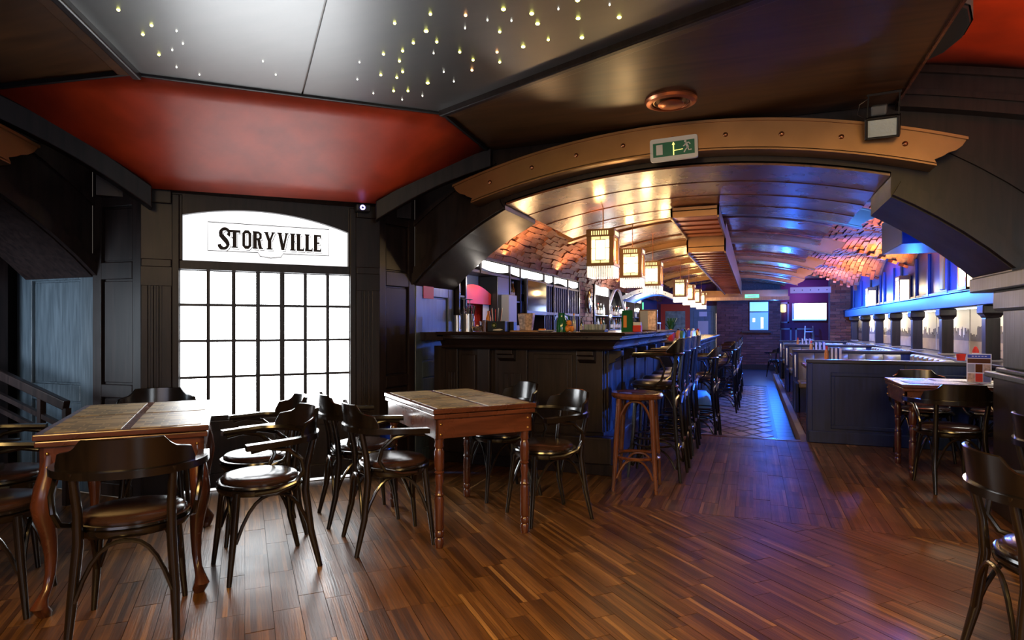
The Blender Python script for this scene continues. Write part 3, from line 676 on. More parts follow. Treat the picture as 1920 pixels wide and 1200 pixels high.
# varnished plank lining of the vault
pl = thing('ceiling', 'varnished plank lining under the vault of the long room', 'ceiling', (XC, 5.0, 2.5), kind='structure')
def plank_arc(y0, y1, zc, x0, x1, th=.018, n=20, mat='plank', par=pl):
    rg = []
    for i in range(n+1):
        x = x0+(x1-x0)*i/n; z = arcz(x, zc)
        rg.append([(x, y0, z), (x, y1, z), (x, y1, z+th), (x, y0, z+th)])
    return MB().loft(rg).build('plank', M[mat], par, world=True, smooth=True)
y = 4.99
for k in range(4): plank_arc(y+.010, min(y+.548, 7.14), 2.545-.004*k, -2.02, .90); y += .56
plank_arc(5.0, 7.1, 2.56, -2.015, .895, .004, mat='dark').name = 'backing'
plank_arc(7.16, 21.1, 2.752, -1.99, .91, .004, mat='dark').name = 'backing'
ys = [7.15]+ribs_y+[21.2]
for b in range(len(ys)-1):
    a, c = ys[b]+.12, ys[b+1]; n = max(2, round((c-a)/.62))
    for k in range(n): plank_arc(a+(c-a)*k/n+.010, a+(c-a)*(k+1)/n-.010, 2.74-.02*(k % 2), -2.0, .92)
MB().box(-3.2, 2.75, 5.8, 23.5, 2.86, 2.95).build('ceiling', M['dark'], label='dark slab above the long room', cat='ceiling', kind='structure')  # unseen slab added over the vaults to block light
# fine copper duct with fins
du = thing('air_duct', 'long copper finned duct stepping down the middle of the vault', 'duct', (-.54, 6.55, 2.2))
for y0, y1, z0, z1, x0, x1, pitch in ((6.55, 8.2, 2.42, 2.52, -.80, -.32, .30), (8.2, 19.6, 2.24, 2.62, -.80, -.32, .34)):
    for xa, xb in ((x0, x0+.02), (x1-.02, x1)): MB().box(xa, xb, y0, y1, z0-.02, z1).build('side_plate', M['bluepaint'] if False else M['copper'], du, world=True)
    MB().box(x0, x1, y0, y0+.02, z0, z1).build('end_plate', M['copper'], du, world=True)
    MB().box(x0+.02, x1-.02, y0, y1, z0+.06, z0+.07).build('backing', M['dark'], du, world=True)
    n = int((y1-y0)/pitch)
    for k in range(n):
        a = y0+.03+(y1-y0-.04)*k/n; b = a+(y1-y0-.04)/n-.035
        MB().hexa([(x0+.02, a, z0), (x1-.02, a, z0), (x1-.02, a+.01, z0+.05), (x0+.02, a+.01, z0+.05)], [(x0+.02, b, z0+.012), (x1-.02, b, z0+.012), (x1-.02, b, z0+.05), (x0+.02, b, z0+.05)]).build('fin', M['fin'], du, world=True)
# ------------------------------------------------------------------ brick
BM = {}
def brick_meshes(mat):
    if mat in BM: return BM[mat]
    out = []
    for k in range(4):
        r = random.Random(k); j = lambda s: (r.random()-.5)*s
        q = MB().box(-.5, .5, -.5, .5, -.5, .5); q.v = [(x+j(.05), y+j(.14), z+j(.25)) for x, y, z in q.v]
        out.append((q, q.mesh('brick', M[mat])))
    BM[mat] = out; return out
def bricks(parent, fn, U, V, mat='brick', bu=.25, bv=.078, dep=.045, limit=300, rough=.012):
    ms = brick_meshes(mat); cand = []
    for j in range(int(V/bv)):
        for i in range(-1, int(U/bu)+1):
            u0 = max(0, i*bu+(bu/2 if j % 2 else 0)+random.uniform(-.01, .01)); u1 = min(U, (i+1)*bu+(bu/2 if j % 2 else 0))
            if u1-u0 < .05: continue
            u = (u0+u1)/2; v = (j+.5)*bv; p, n = fn(u, v)
            if p is None: continue
            tu = (fn(u+.01, v)[0]-fn(u-.01, v)[0]).normalized(); n = n.normalized(); tv = n.cross(tu).normalized(); tu = tv.cross(n)
            R = Matrix((tu, tv, n)).transposed()
            cand.append((not inview(p, 20), p.length, p+n*random.uniform(-rough, rough), R, (u1-u0-.012, bv-.012, dep)))
    cand.sort(key=lambda t: t[:2]); rest = MB()
    for k, (out, d, p, R, s) in enumerate(cand):
        q, me = random.choice(ms)
        if k < limit and not out: piece('brick', me, parent, p, R.to_euler(), s)
        else: rest.add([p+R@Vector((v[0]*s[0], v[1]*s[1], v[2]*s[2])) for v in q.v], q.f)
    if rest.v: rest.build('bricks_far', M[mat], parent, world=True, kind='stuff')
def surf(fn, U, V, nu, nv, inset=.02):
    vs = []; fs = []
    for j in range(nv+1):
        for i in range(nu+1):
            p, n = fn(U*i/nu, V*j/nv); vs.append(p-n.normalized()*inset)
    for j in range(nv):
        for i in range(nu): a = j*(nu+1)+i; fs.append((a, a+1, a+nu+2, a+nu+1))
    return MB().add(vs, fs)
# left vault over the back bar
LV = [(-2.93, 2.10), (-2.86, 2.24), (-2.72, 2.38), (-2.5, 2.52), (-2.2, 2.66), (-1.9, 2.76), (-1.6, 2.83)]
LVl = [0]
for a, b in zip(LV, LV[1:]): LVl.append(LVl[-1]+math.dist(a, b))
def lvf(u, v):
    v = min(max(v, 0), LVl[-1]-1e-4); k = max(i for i in range(len(LV)-1) if LVl[i] <= v); t = (v-LVl[k])/(LVl[k+1]-LVl[k])
    x = LV[k][0]*(1-t)+LV[k+1][0]*t; z = LV[k][1]*(1-t)+LV[k+1][1]*t; d = Vector((LV[k+1][0]-LV[k][0], 0, LV[k+1][1]-LV[k][1])).normalized()
    wob = .012*math.sin(7*(5.8+u)+9*v)
    return Vector((x, 5.8+u, z+wob)), Vector((d.z, 0, -d.x))
lv = surf(lvf, 15.5, LVl[-1], 60, 10).build('ceiling', M['mortar'], smooth=True); tag(lv, 'rough brick vault above the back bar on the left', 'ceiling', kind='structure')
bricks(lv, lvf, 15.5, LVl[-1], rough=.016)
# right vault with lunettes
def rvz(x, y):
    s = min(1, max(0, (x-.95)/1.42)); fr = ((y-8.75)/2.8) % 1.0; lun = math.sin(PI*fr)**.6 if fr > 0 else 0
    return 2.72-.05*min(1, max(0, (x-.6)/.8))-.46*s**1.5*(1-lun)
def rvf(u, v):
    x = .62+v*.98; y = 5.8+u
    p = Vector((x, y, rvz(x, y))); e = .02
    n = Vector((rvz(x+e, y)-rvz(x-e, y), rvz(x, y+e)-rvz(x, y-e), -2*e)); n.z = -2*e
    return p, Vector((n.x, n.y, n.z))
rv = surf(rvf, 12.9, 1.86, 110, 16).build('ceiling', M['mortar'], smooth=True); tag(rv, 'rough brick vault with scalloped bays above the booths', 'ceiling', kind='structure')
bricks(rv, rvf, 12.9, 1.84)
# ------------------------------------------------------------------ long room walls
lw = MB().box(-3.3, -3.2, 5.8, 22.3, -.3, 2.9).build('wall_left', M['greyblue'], label='dark wall behind the bar', cat='wall', kind='structure')
rw = MB().box(2.60, 2.75, 5.8, 22.3, -.3, 2.9).build('wall_right', M['wood'], label='dark wall behind the booths', cat='wall', kind='structure')
uw = MB().box(2.42, 2.60, 5.8, 18.6, 1.60, 2.9).build('wall_right', M['bluepaint'], label='dark blue panelled upper wall above the murals', cat='wall', kind='structure')
for i, yy in enumerate([6.6, 7.35, 8.0, 9.1, 9.65, 10.6, 11.35, 12.4, 13.0, 13.9, 14.3, 15.4, 16.6, 17.8]):
    MB().box(2.385, 2.42, yy, yy+.09, 1.68, 2.35).build('stile', M['bluepaint'], uw, world=True, bevel=.006)
MB().box(2.39, 2.42, 5.8, 18.6, 1.68, 1.76).build('rail', M['bluepaint'], uw, world=True, bevel=.006)
bm_ = MB().box(2.24, 2.42, 5.3, 18.4, 1.515, 1.685).build('beam', M['bluepaint'], label='long blue lit beam above the skyline murals', cat='beam', bevel=.008)
MB().box(2.22, 2.42, 5.3, 18.4, 1.685, 1.70).build('beam_lip', M['bluepaint'], bm_, world=True, bevel=.004)
MB().box(2.43, 2.46, 5.4, 18.2, 1.50, 1.512).build('led_strip', M['strip'], bm_, world=True, label='white led strip under the beam')
MB().box(2.42, 2.60, 5.3, 18.4, 1.515, 1.60).build('beam_back', M['bluepaint'], bm_, world=True)
ledge = MB().box(2.16, 2.60, 5.3, 18.4, .885, .92).build('ledge', M['woodh'], label='dark ledge carrying the short columns below the murals', cat='shelf', bevel=.006)
cy = [7.85, 9.45, 11.0, 12.5, 14.0, 15.6, 17.2]
nn = ['nearest', 'second', 'third', 'fourth', 'fifth', 'sixth', 'farthest']
for k, yy in enumerate(cy):
    c = thing('column', '%s short column on the ledge in front of the skyline murals' % nn[k], 'column', (2.33, yy, .92), 0, 'short columns on the ledge')
    MB().box(-.065, .065, -.065, .065, .02, .46).build('shaft', M['wood'], c, bevel=.008)
    MB().box(-.08, .08, -.08, .08, 0, .02).build('base', M['rough'], c, bevel=.004)
    MB().box(-.10, .09, -.10, .10, .50, .593).build('capital', M['wood'], c, bevel=.012)
    MB().lathe([(.094, .46), (.105, .48), (.13, .50)], 4).xf(lambda a, b, z: ((a-b)*.7071, (a+b)*.7071, z)).build('neck', M['wood'], c)
# murals: one printed panel in every bay
def mural(y0, y1, idx, tall):
    m = thing('mural', ['mural bay right beside the front column, pale sky and boats', 'mural bay with the tallest pointed tower of the skyline', 'mural bay with a low skyline, second from the tall tower', 'mural bay with a dark low skyline, mid wall', 'mural bay with a faint skyline, left of mid wall', 'small mural bay near the far brick pillar', 'smallest mural bay at the far brick pillar', 'mural bay at the far end of the ledge'][idx], 'mural', (2.59, (y0+y1)/2, .93), 0)
    L = y1-y0
    MB().box(-.006, 0, -L/2, L/2, 0, .62).build('sky_print', M['sky'], m)
    MB().box(-.009, -.006, -L/2, L/2, 0, .17+.01*math.sin(idx)).build('water_print', M['water'], m)
    done = False; rr = random.Random(idx+3); pts = [(-L/2, .17)]; y = -L/2; hh = .22
    while y < L/2-.02:
        w = rr.uniform(.025, .06); hh = .21+rr.random()*.14
        if tall == 2: hh += .10*math.exp(-((y+.12)/.32)**2)
        if tall == 0: hh = .175+rr.random()*.01
        y2 = min(L/2, y+w); pts += [(y, hh), (y2, hh)] if rr.random() < .6 else [(y, hh-.02), ((y+y2)/2, hh+.015), (y2, hh-.02)]; y = y2
        if tall == 2 and y > -.12 and not done:
            done = True; pts += [(y, .42), (y+.012, .44), (y+.016, .53), (y+.02, .44), (y+.034, .42)]; y += .036
    pts += [(L/2, .17)]
    MB().prism(pts, -.011, -.008, 'yz').build('skyline_print', M['skyline'], m)
    if tall in (0, 2):
        for k in range(3):
            yy = -L/2+.15+k*.17; MB().prism([(yy, .09), (yy+.13, .10), (yy+.12, .085), (yy+.01, .08)], -.013, -.010, 'yz').build('boat_print', M['skyline'], m)
            MB().box(-.013, -.010, yy+.06, yy+.063, .1, .19).build('mast_print', M['skyline'], m)
edges = [5.4]+cy+[18.4]; tl = [0, 2, 1, 1, 1, 1, 1, 1]
for k in range(8): mural(edges[k]+.02, edges[k+1]-.02, k, tl[k])
# hanging soffit box, orange strip
MB().box(1.22, 2.38, 6.3, 7.2, 2.02, 2.34).build('soffit_box', M['bluepaint'], label='blue black boxed soffit hanging behind the right side of the arch', cat='box', bevel=.01)
MB().box(2.36, 2.42, 9.75, 9.9, 1.78, 2.36).build('wall_ornament', plain('orange brown wood', (.55, .2, .03), .4), label='orange brown upright ornament board on the blue upper wall', cat='ornament', bevel=.01)
# front column and pedestal on the right
fc = thing('column', 'blue grey square front column with stepped capital at the right edge', 'column', (1.80, 5.0, 0))
MB().box(-.16, .16, -.25, .30, 1.00, 1.43).build('shaft', M['oldwood'], fc, bevel=.012)
MB().box(-.19, .19, -.28, .40, 1.40, 1.55).build('lower_capital', M['oldwood'], fc, bevel=.02)
MB().box(-.22, .25, -.33, .80, 1.55, 1.66).build('upper_capital', M['oldwood'], fc, bevel=.01)
MB().box(-.24, .24, -.34, .40, .93, .97).build('pedestal_cap', M['oldwood'], fc, bevel=.008)
MB().box(-.19, .19, -.28, .34, .97, 1.0).build('base', M['oldwood'], fc, bevel=.008)
MB().box(-.20, .22, -.29, .35, .16, .93).build('pedestal', M['wood'], fc, bevel=.006)
MB().box(-.15, .17, -.30, -.29, .26, .84).build('panel', M['woodh'], fc, bevel=.006)
MB().box(-.23, .25, -.32, .38, 0, .16).build('plinth', M['wood'], fc, bevel=.006)
# ------------------------------------------------------------------ far end of the long room
ew = MB().box(-1.15, .84, 22.0, 22.2, -.3, 2.9).build('wall_back', M['mortar'], label='dark brick wall at the far end of the long room', cat='wall', kind='structure')
bricks(ew, lambda u, v: (Vector((-1.15+u, 21.99, -.1+v)), Vector((0, -1, 0))), 1.99, 2.6, 'brickdark', .27, .085, .04, 300, .006)
MB().box(-1.15, .84, 21.9, 21.98, -.17, .0).build('baseboard_back', M['wood'], label='dark skirting below the far brick wall', cat='trim', kind='structure')
bp = MB().box(1.93, 2.55, 18.55, 18.9, -.0, 2.7).build('wall_back', M['mortar'], label='orange lit brick pillar at the end of the booths', cat='wall', kind='structure')
bricks(bp, lambda u, v: (Vector((1.93+u, 18.54, v)), Vector((0, -1, 0))), .62, 2.4, 'brick', .25, .08, .04, 300, .006)
bp2 = MB().box(-3.2, -2.95, 10.75, 11.75, -.2, 2.2).build('wall_left', M['mortar'], label='brick pier between the two back bar cabinets', cat='wall', kind='structure')
bricks(bp2, lambda u, v: (Vector((-2.94, 10.75+u, .9+v)), Vector((1, 0, 0))), 1.0, 1.25, 'brick', .25, .08, .04, 300, .006)
bricks(bp2, lambda u, v: (Vector((-3.2+u, 10.74, .9+v)), Vector((0, -1, 0))), .25, 1.25, 'brick', .25, .08, .04, 60, .006)
MB().box(.84, 2.75, 23.4, 23.5, -.3, 2.9).build('wall_back', M['purple'], label='purple wall of the lit room beyond the booths', cat='wall', kind='structure')
MB().box(-3.3, -1.15, 22.4, 22.5, -.3, 2.9).build('wall_back', M['purple'], label='dark red wall behind the far end of the bar', cat='wall', kind='structure')
bmf = MB().box(-1.6, .95, 18.9, 19.1, 2.02, 2.12).build('beam', wood('pale honey wood', (.3, .17, .07), (.5, .3, .12), .4), label='pale wooden beam under the far end of the vault', cat='beam')
fb = MB().box(-1.6, 1.0, 20.6, 20.8, 2.12, 2.4).build('beam', M['copper'], label='copper coloured fascia at the far end of the vault', cat='beam')
rb = thing('riveted_beam', 'pale riveted steel beam over the far right opening', 'beam', (1.45, 18.5, 2.18))
MB().box(-.5, .5, -.04, .04, 0, .16).build('web', M['grey'], rb)
for k in range(5): MB().sphere((-.4+.2*k, -.045, .08), .014).build('rivet', M['dark'], rb)
def screen(name, label, cat, lo, hi, mat, frame=.02, split=None, n='y'):
    """wall picture or screen facing the room (towards -y), lo/hi = (x,y,z) corners"""
    t = thing(name, label, cat, ((lo[0]+hi[0])/2, lo[1], lo[2])); w = hi[0]-lo[0]; h = hi[2]-lo[2]
    MB().box(-w/2, w/2, 0, .04, 0, h).build('casing', M['iron'], t, bevel=.004)
    if split: 
        for (a, b, c, d, mm) in split: MB().box(-w/2+w*a, -w/2+w*b, -.006, 0, h*c, h*d).build('picture', M[mm], t)
    else: MB().box(-w/2+frame, w/2-frame, -.006, 0, frame, h-frame).build('picture', M[mat], t)
    return t
screen('television', 'bright wall television in the purple room beyond the booths', 'television', (1.22, 22.9, 1.45), (2.3, 22.95, 2.06), 'screenwhite', split=((.02, .98, .03, .10, 'screenblue2'), (.02, .08, .10, .97, 'screenblue'), (.08, .98, .10, .97, 'screenwhite')))
screen('wall_screen', 'blue glowing two part picture on the far brick wall', 'screen', (-.12, 21.9, 1.12), (.48, 21.95, 2.1), 'screenblue', split=((.03, .97, .66, .97, 'screenblue2'), (.03, .97, .03, .62, 'screenblue'), (.60, .72, .08, .45, 'screenwhite'), (.18, .30, .30, .42, 'screenwhite')))
MB().box(-.35, .55, 21.8, 21.98, 1.06, 1.11).build('shelf', M['wood'], label='narrow shelf below the blue picture on the far wall', cat='shelf')
for k, (a, b, c, d, l) in enumerate(((.86, 1.24, .35, 1.2, 'pale framed purple panel, lower left in the far room'), (1.36, 1.92, .35, 1.2, 'pale framed purple panel behind the ladder in the far room'), (.86, 1.16, 1.38, 2.1, 'pale framed purple panel beside the far television'))):
    t = thing('moulding_frame', l, 'frame', ((a+b)/2, 23.35, c)); w = b-a; h = d-c
    for q in ((-w/2, -w/2+.05, 0, h), (w/2-.05, w/2, 0, h), (-w/2, w/2, 0, .05), (-w/2, w/2, h-.05, h)): MB().box(q[0], q[1], -.03, .03, q[2], q[3]).build('moulding', M['palemould'], t)
ld = thing('step_ladder', 'aluminium step ladder leaning in the purple far room', 'ladder', (1.75, 22.6, -.17))
for s in (-1, 1): MB().beam((s*.19, 0, 0), (s*.11, .25, 1.45), .03, .05).build('rail', M['alu'], ld)
for k in range(5): f = (k+.7)/5.5; MB().box(-.18+.08*f, .18-.08*f, .25*f-.04, .25*f+.04, 1.45*f, 1.45*f+.03).build('tread', M['alu'], ld)
wl = thing('wall_lamp', 'small orange lamp on the purple far wall', 'lamp', (.98, 23.3, 1.75)); MB().lathe([(.05, 0), (.09, .02), (.09, .26), (.05, .28)], 8).build('shade', M['lampgold'], wl); MB().box(-.02, .02, 0, .1, .1, .16).build('bracket', M['brass'], wl)
# blue green door at the far left
bd = thing('door_2', 'blue green panelled door at the far end, left of the brick wall', 'door', (-1.6, 22.2, -.17), kind='structure')
MB().box(-.45, .45, 0, .06, 0, 2.15).build('leaf', M['tealpaint'], bd, bevel=.006)
for a in (-.33, .04):
    for c, d in ((.2, .9), (1.05, 1.95)): MB().box(a, a+.29, -.015, 0, c, d).build('panel', M['tealpaint'], bd, bevel=.01)
MB().box(-.18, .16, -.022, -.015, 1.12, 1.62).build('poster', M['offwhite'], bd); MB().box(-.14, .12, -.022, -.015, 1.78, 1.94).build('notice', M['white'], bd)
MB().box(.45, .56, -.05, .1, 0, 2.2).build('jamb', M['bluepaint'], bd); MB().box(.40, .44, -.04, -.0, .6, 1.9).build('pull_handle', M['steel'], bd, bevel=.01)
rf = thing('framed_picture', 'green picture in a wide red frame behind the end of the bar', 'picture', (-2.55, 22.2, .95))
MB().box(-.5, .5, 0, .06, -.3, 1.1).build('frame', M['redpaint'], rf); MB().box(-.34, .34, -.02, 0, .1, .85).build('picture', plain('sage green print', (.2, .28, .2), .6, noise=.5, nscale=8), rf)
gs = MB().box(-2.98, -2.90, 17.6, 17.62, 1.75, 1.95).build('exit_sign', M['greenlit'], label='small lit green sign by the far back bar', cat='sign')
ex = thing('exit_sign', 'lit green exit sign under the far end of the vault', 'sign', (-.03, 18.86, 2.09)); MB().box(-.19, .19, 0, .05, 0, .10).build('housing', M['greenlit'], ex, bevel=.01); MB().box(-.12, .12, -.004, 0, .035, .06).build('pictogram', M['white'], ex)
# small transverse hood above the bar
hd = thing('bar_hood', 'pale riveted arched hood over the far part of the bar', 'hood', (-2.3, 14.6, 1.9))
pts = [(-.6+1.2*i/14, .18*math.sin(PI*i/14)) for i in range(15)]
MB().prism([(x, z+.1) for x, z in pts]+[(x, z) for x, z in pts[::-1]], -.02, .02, 'xz').build('band', M['alu'], hd)
MB().prism([(x*.97, z) for x, z in pts]+[(x*.97, z-.02) for x, z in pts[::-1]], 0, 1.6, 'xz').build('lining', plain('blue lining', (.02, .1, .5), .5), hd)
for k in range(5): MB().sphere((-.4+.2*k, -.02, .05+.17*math.sin(PI*(.167+.167*k))), .012).build('rivet', M['dark'], hd)
# brown door far left
b2 = thing('door_3', 'brown panelled door with brass handle at the far left edge', 'door', (-6.15, 3.0, 0), kind='structure')
MB().box(-.45, .45, .05, .10, 0, 2.1).build('leaf', M['table'], b2, bevel=.005)
for c, d in ((.25, .85), (1.1, 1.55), (1.62, 1.95)): MB().box(-.3, .30, .03, .05, c, d).build('panel', M['table'], b2, bevel=.01)
MB().tube([(.38, .05, 1.02), (.38, -.02, 1.02), (.25, -.02, 1.02)], .011, 8).build('door_handle', M['brass'], b2, smooth=True)
MB().box(.45, .55, .0, .12, 0, 2.3).build('jamb', M['wood'], b2)
MB().box(-7, -5.55, 3.42, 3.5, -.1, 2.7).build('wall_left', M['wood'], label='dark wall beyond the left arch', cat='wall', kind='structure')
# stair rail
sr = thing('stair_railing', 'dark sloping stair railing in front of the blue grey panel at the left', 'railing', (-5.2, 2.95, 0))
MB().beam((-.55, 0, 1.02), (.58, 0, .72), .05, .07).build('handrail', M['wood'], sr, bevel=.008)
for k in range(2): MB().beam((-.55, 0, .86-.11*k), (.58, 0, .56-.11*k), .03, .035).build('rail', M['wood'], sr)
for x in (-.55, -.28, .3, .58): MB().box(x-.02, x+.02, -.02, .02, 0, 1.0-.265*(x+.55)).build('baluster', M['wood'], sr)
# ------------------------------------------------------------------ bar counter
bar = thing('bar_counter', 'dark bar counter with wide moulded top, corner towards the visitor', 'bar', (-1.9, 5.3, 0))
PRO = [(.03, 1.075), (.10, 1.085), (.115, 1.10), (.10, 1.115), (.115, 1.125), (.135, 1.15), (.165, 1.172), (.18, 1.178), (.18, 1.192), (.20, 1.197), (.20, 1.207), (.225, 1.212), (.235, 1.225), (.225, 1.24), (-.30, 1.24), (-.30, 1.16), (.0, 1.10)]
def sweepL(path, pro, parent, name, mat, dz=0):
    rg = []
    for x, y, ox, oy in path: rg.append([(x+ox*o, y+oy*o, z+dz) for o, z in pro])
    return MB().loft(rg).build(name, mat, parent, world=True, smooth=True)
sweepL([(-2.76, 5.3, 0, -1), (-1.22, 5.3, 1, -1), (-1.22, 8.75, 1, 0)], PRO, bar, 'counter_top', M['woodh'])
MB().box(-2.76, -1.5, 5.55, 5.75, 1.16, 1.24).box(-2.94, -2.70, 5.1, 5.75, 1.16, 1.235).build('counter_end', M['woodh'], bar, world=True)
MB().box(-2.90, -1.22, 5.3, 5.42, 0, 1.10).box(-1.40, -1.22, 5.42, 8.75, 0, 1.10).build('body', M['wood'], bar, world=True)
MB().box(-2.90, -1.13, 5.19, 5.3, 0.10, .33).box(-1.22, -1.13, 5.3, 8.75, .10, .33).build('plinth', M['wood'], bar, world=True, bevel=.01)
MB().box(-2.90, -1.10, 5.22, 5.3, 0, .10).box(-1.2, -1.10, 5.3, 8.75, 0, .10).build('skirting', M['wood'], bar, world=True, bevel=.004)
def fpan(x0, x1, z0, z1, nm='panel', d=.02): return MB().box(x0, x1, 5.3-d, 5.3, z0, z1).build(nm, M['wood'], bar, world=True, bevel=.006)
def spanl(y0, y1, z0, z1, nm='panel', d=.02): return MB().box(-1.22, -1.22+d, y0, y1, z0, z1).build(nm, M['wood'], bar, world=True, bevel=.006)
def flute_f(x0, x1, z0, z1, n=3):
    fpan(x0, x1, .36, 1.08, 'pilaster', .035); w = (x1-x0)/(n*2+3)
    for k in range(n): MB().box(x0+w*(2+2*k)-w*.2, x0+w*(3+2*k)+w*.2, 5.258, 5.266, z0, z1).build('reed', M['wood'], bar, world=True, bevel=.004)
def corbel_f(x0, x1): MB().prism([(5.3, 1.075), (5.16, 1.075), (5.16, 1.04), (5.20, 1.03), (5.20, 1.0), (5.24, .98), (5.3, .95)], x0, x1, 'yz').build('corbel', M['wood'], bar, world=True, bevel=.004)
flute_f(-2.76, -2.63, .4, .85); fpan(-2.60, -2.45, .4, 1.02); fpan(-2.42, -2.29, .36, 1.08, 'board', .05)
flute_f(-2.21, -1.92, .42, .86); corbel_f(-2.19, -2.03)
fpan(-1.87, -1.50, .4, 1.04, 'frame', .012); fpan(-1.83, -1.54, .44, 1.0)
fpan(-1.46, -1.22, .36, 1.08, 'pilaster', .03); corbel_f(-1.43, -1.28)
for k in range(5):
    y0 = 5.36+k*.68; spanl(y0, y0+.14, .36, 1.08, 'pilaster', .03); spanl(y0+.2, y0+.62, .42, 1.0)
    MB().prism([(-1.22, 1.075), (-1.08, 1.075), (-1.08, 1.03), (-1.13, 1.0), (-1.13, .98), (-1.22, .94)], y0+.01, y0+.13, 'xz').build('corbel', M['wood'], bar, world=True, bevel=.004)
spanl(5.30, 5.36, .36, 1.08, 'corner_post', .012)
bar2 = thing('bar_counter', 'lower far stretch of the bar counter with a blue lit moulded edge', 'bar', (-1.2, 12.5, -.17))
sweepL([(-1.0, 9.15, 1, -1), (-1.0, 16.2, 1, 0)], PRO, bar2, 'counter_top', M['woodh'], -.17)
sweepL([(-1.5, 9.15, 0, -1), (-1.0, 9.15, 1, -1)], PRO, bar2, 'counter_return', M['woodh'], -.17)
MB().box(-1.5, -1.0, 9.15, 16.2, -.17, .93).build('body', M['wood'], bar2, world=True)
for k in range(9): MB().box(-1.0, -.975, 9.35+k*.75, 9.9+k*.75, 0, .8).build('panel', M['wood'], bar2, world=True, bevel=.006)
MB().box(-1.45, -1.0, 8.79, 8.88, -.17, 1.06).build('bar_partition', M['wood'], label='dark upright partition where the bar counter steps down', cat='partition')
# ------------------------------------------------------------------ back bar
bb = thing('back_bar_cabinet', 'dark back bar cabinet with shelves, niche, wine rack and glowing top boxes', 'cabinet', (-3.05, 8.3, 0))
X0 = -2.9
MB().box(-3.2, -3.16, 5.82, 10.7, 0, 2.10).build('back_panel', M['greyblue'], bb, world=True)
MB().box(-3.2, X0, 5.82, 10.7, 1.90, 1.93).build('shelf_board', M['wood'], bb, world=True); MB().box(-3.2, X0, 5.82, 10.7, 2.07, 2.10).build('top_board', M['wood'], bb, world=True)
MB().box(-3.2, X0+.06, 5.82, 10.7, .0, 1.0).build('base_cabinet', M['wood'], bb, world=True)
MB().box(-3.18, X0+.1, 5.82, 10.7, 1.0, 1.03).build('worktop', M['steel'], bb, world=True)
for y in (5.84, 6.0, 6.40, 7.30, 7.68, 8.68, 9.15, 9.95, 10.65):
    MB().box(-3.18, X0+.01, y-.012, y+.012, 1.03 if y not in (6.40,) else 1.9, 2.07).build('upright', M['wood'], bb, world=True)
for k, (a, b) in enumerate(((5.9, 6.36), (6.44, 7.27), (7.33, 8.64), (8.72, 9.11), (9.19, 9.91), (9.99, 10.6))):
    n = 10; top = [(a+(b-a)*i/n, 2.055) for i in range(n+1)]; sag = .03
    bot = [(b-(b-a)*i/n, 1.945+sag*(abs(2*i/n-1)**2 if k != 4 else 1-abs(2*i/n-1)**2)) for i in range(n+1)]
    MB().prism(top+bot, X0-.02, X0-.01, 'yz').build('light_box', M['lightbox'], bb, world=True, label='glowing white light box')
MB().box(-3.16, -3.15, 6.02, 6.88, 1.03, 1.90).build('niche_back', M['greyblue'], bb, world=True)
MB().prism([(6.03, 1.55)]+[(6.03+.85*i/12, 1.66+.11*math.sin(PI*(i/12*.8+.15))) for i in range(13)]+[(6.88, 1.55)], -3.15, -2.98, 'yz').build('red_hood', M['redpaint'], bb, world=True, smooth=True)
MB().box(-3.12, -3.10, 6.03, 6.88, 1.03, 1.55).build('mosaic_panel', M['mosaic'], bb, world=True)
mm = MB()
for j in range(13):
    for i in range(22): mm.box(-3.10, -3.096-random.random()*.002, 6.035+i*.0385, 6.070+i*.0385, 1.035+j*.0395, 1.071+j*.0395)
mm.build('mosaic_tiles', M['mosaic'], bb, world=True, kind='stuff')
MB().box(-3.18, X0, 6.90, 7.28, 1.03, 1.90).build('cabinet_box', M['iron'], bb, world=True, bevel=.006)
MB().box(-3.15, X0+.1, 7.02, 7.30, 1.03, 1.68).build('fridge_side', M['grey'], bb, world=True, bevel=.01)
for z in (1.28, 1.60): MB().box(-3.16, X0, 7.32, 7.66, z, z+.02).build('shelf', M['greyblue'], bb, world=True)
for z in (1.60, 1.24): MB().box(-3.16, X0, 5.85, 5.99, z, z+.02).build('shelf', M['greyblue'], bb, world=True)
k = 0
for i in range(18):
    y = 8.72+i*.108
    if 9.16 < y < 9.94:
        MB().box(-3.1, X0, y-.008, y+.008, 1.50, 1.90).build('rack_slat', M['greyblue'], bb, world=True)
    else: MB().box(-3.1, X0, y-.008, y+.008, 1.03, 1.90).build('rack_slat', M['greyblue'], bb, world=True)
MB().box(-3.14, X0+.01, 8.7, 10.62, 1.46, 1.50).build('rack_rail', M['greyblue'], bb, world=True); MB().box(-3.14, X0+.01, 8.7, 9.2, 1.12, 1.16).build('rack_rail', M['greyblue'], bb, world=True)
MB().prism([(9.2, 1.03), (9.2, 1.38)]+[(9.2+.74*i/10, 1.38+.08*math.sin(PI*i/10)) for i in range(11)]+[(9.94, 1.03)], -3.12, -3.02, 'yz').build('arched_niche', plain('sage niche', (.16, .2, .14), .6), bb, world=True)
MB().prism([(9.2+.74*i/10, 1.38+.08*math.sin(PI*i/10)) for i in range(11)]+[(9.94-.74*i/10, 1.43+.08*math.sin(PI*i/10)) for i in range(11)], -3.02, X0+.01, 'yz').build('niche_arch', M['oldwood'], bb, world=True)
point('niche_lamp', (-2.75, 6.4, 1.80), (1, .9, .8), 5, .04)
tv = thing('television', 'dark flat television reflecting a blue glow on the back bar', 'television', (-2.86, 8.2, 1.44))
MB().box(-.03, .02, -.42, .42, 0, .50).build('casing', M['iron'], tv, bevel=.01); MB().box(.02, .024, -.39, .39, .06, .47).build('screen', M['screenoff'], tv); MB().box(-.31, -.03, -.1, .1, .2, .3).build('bracket', M['iron'], tv)
def sheet(name, label, cat, x, y0, y1, z0, z1, mat, th=.003): return MB().box(x, x+th, y0, y1, z0, z1).build(name, M[mat], label=label, cat=cat)
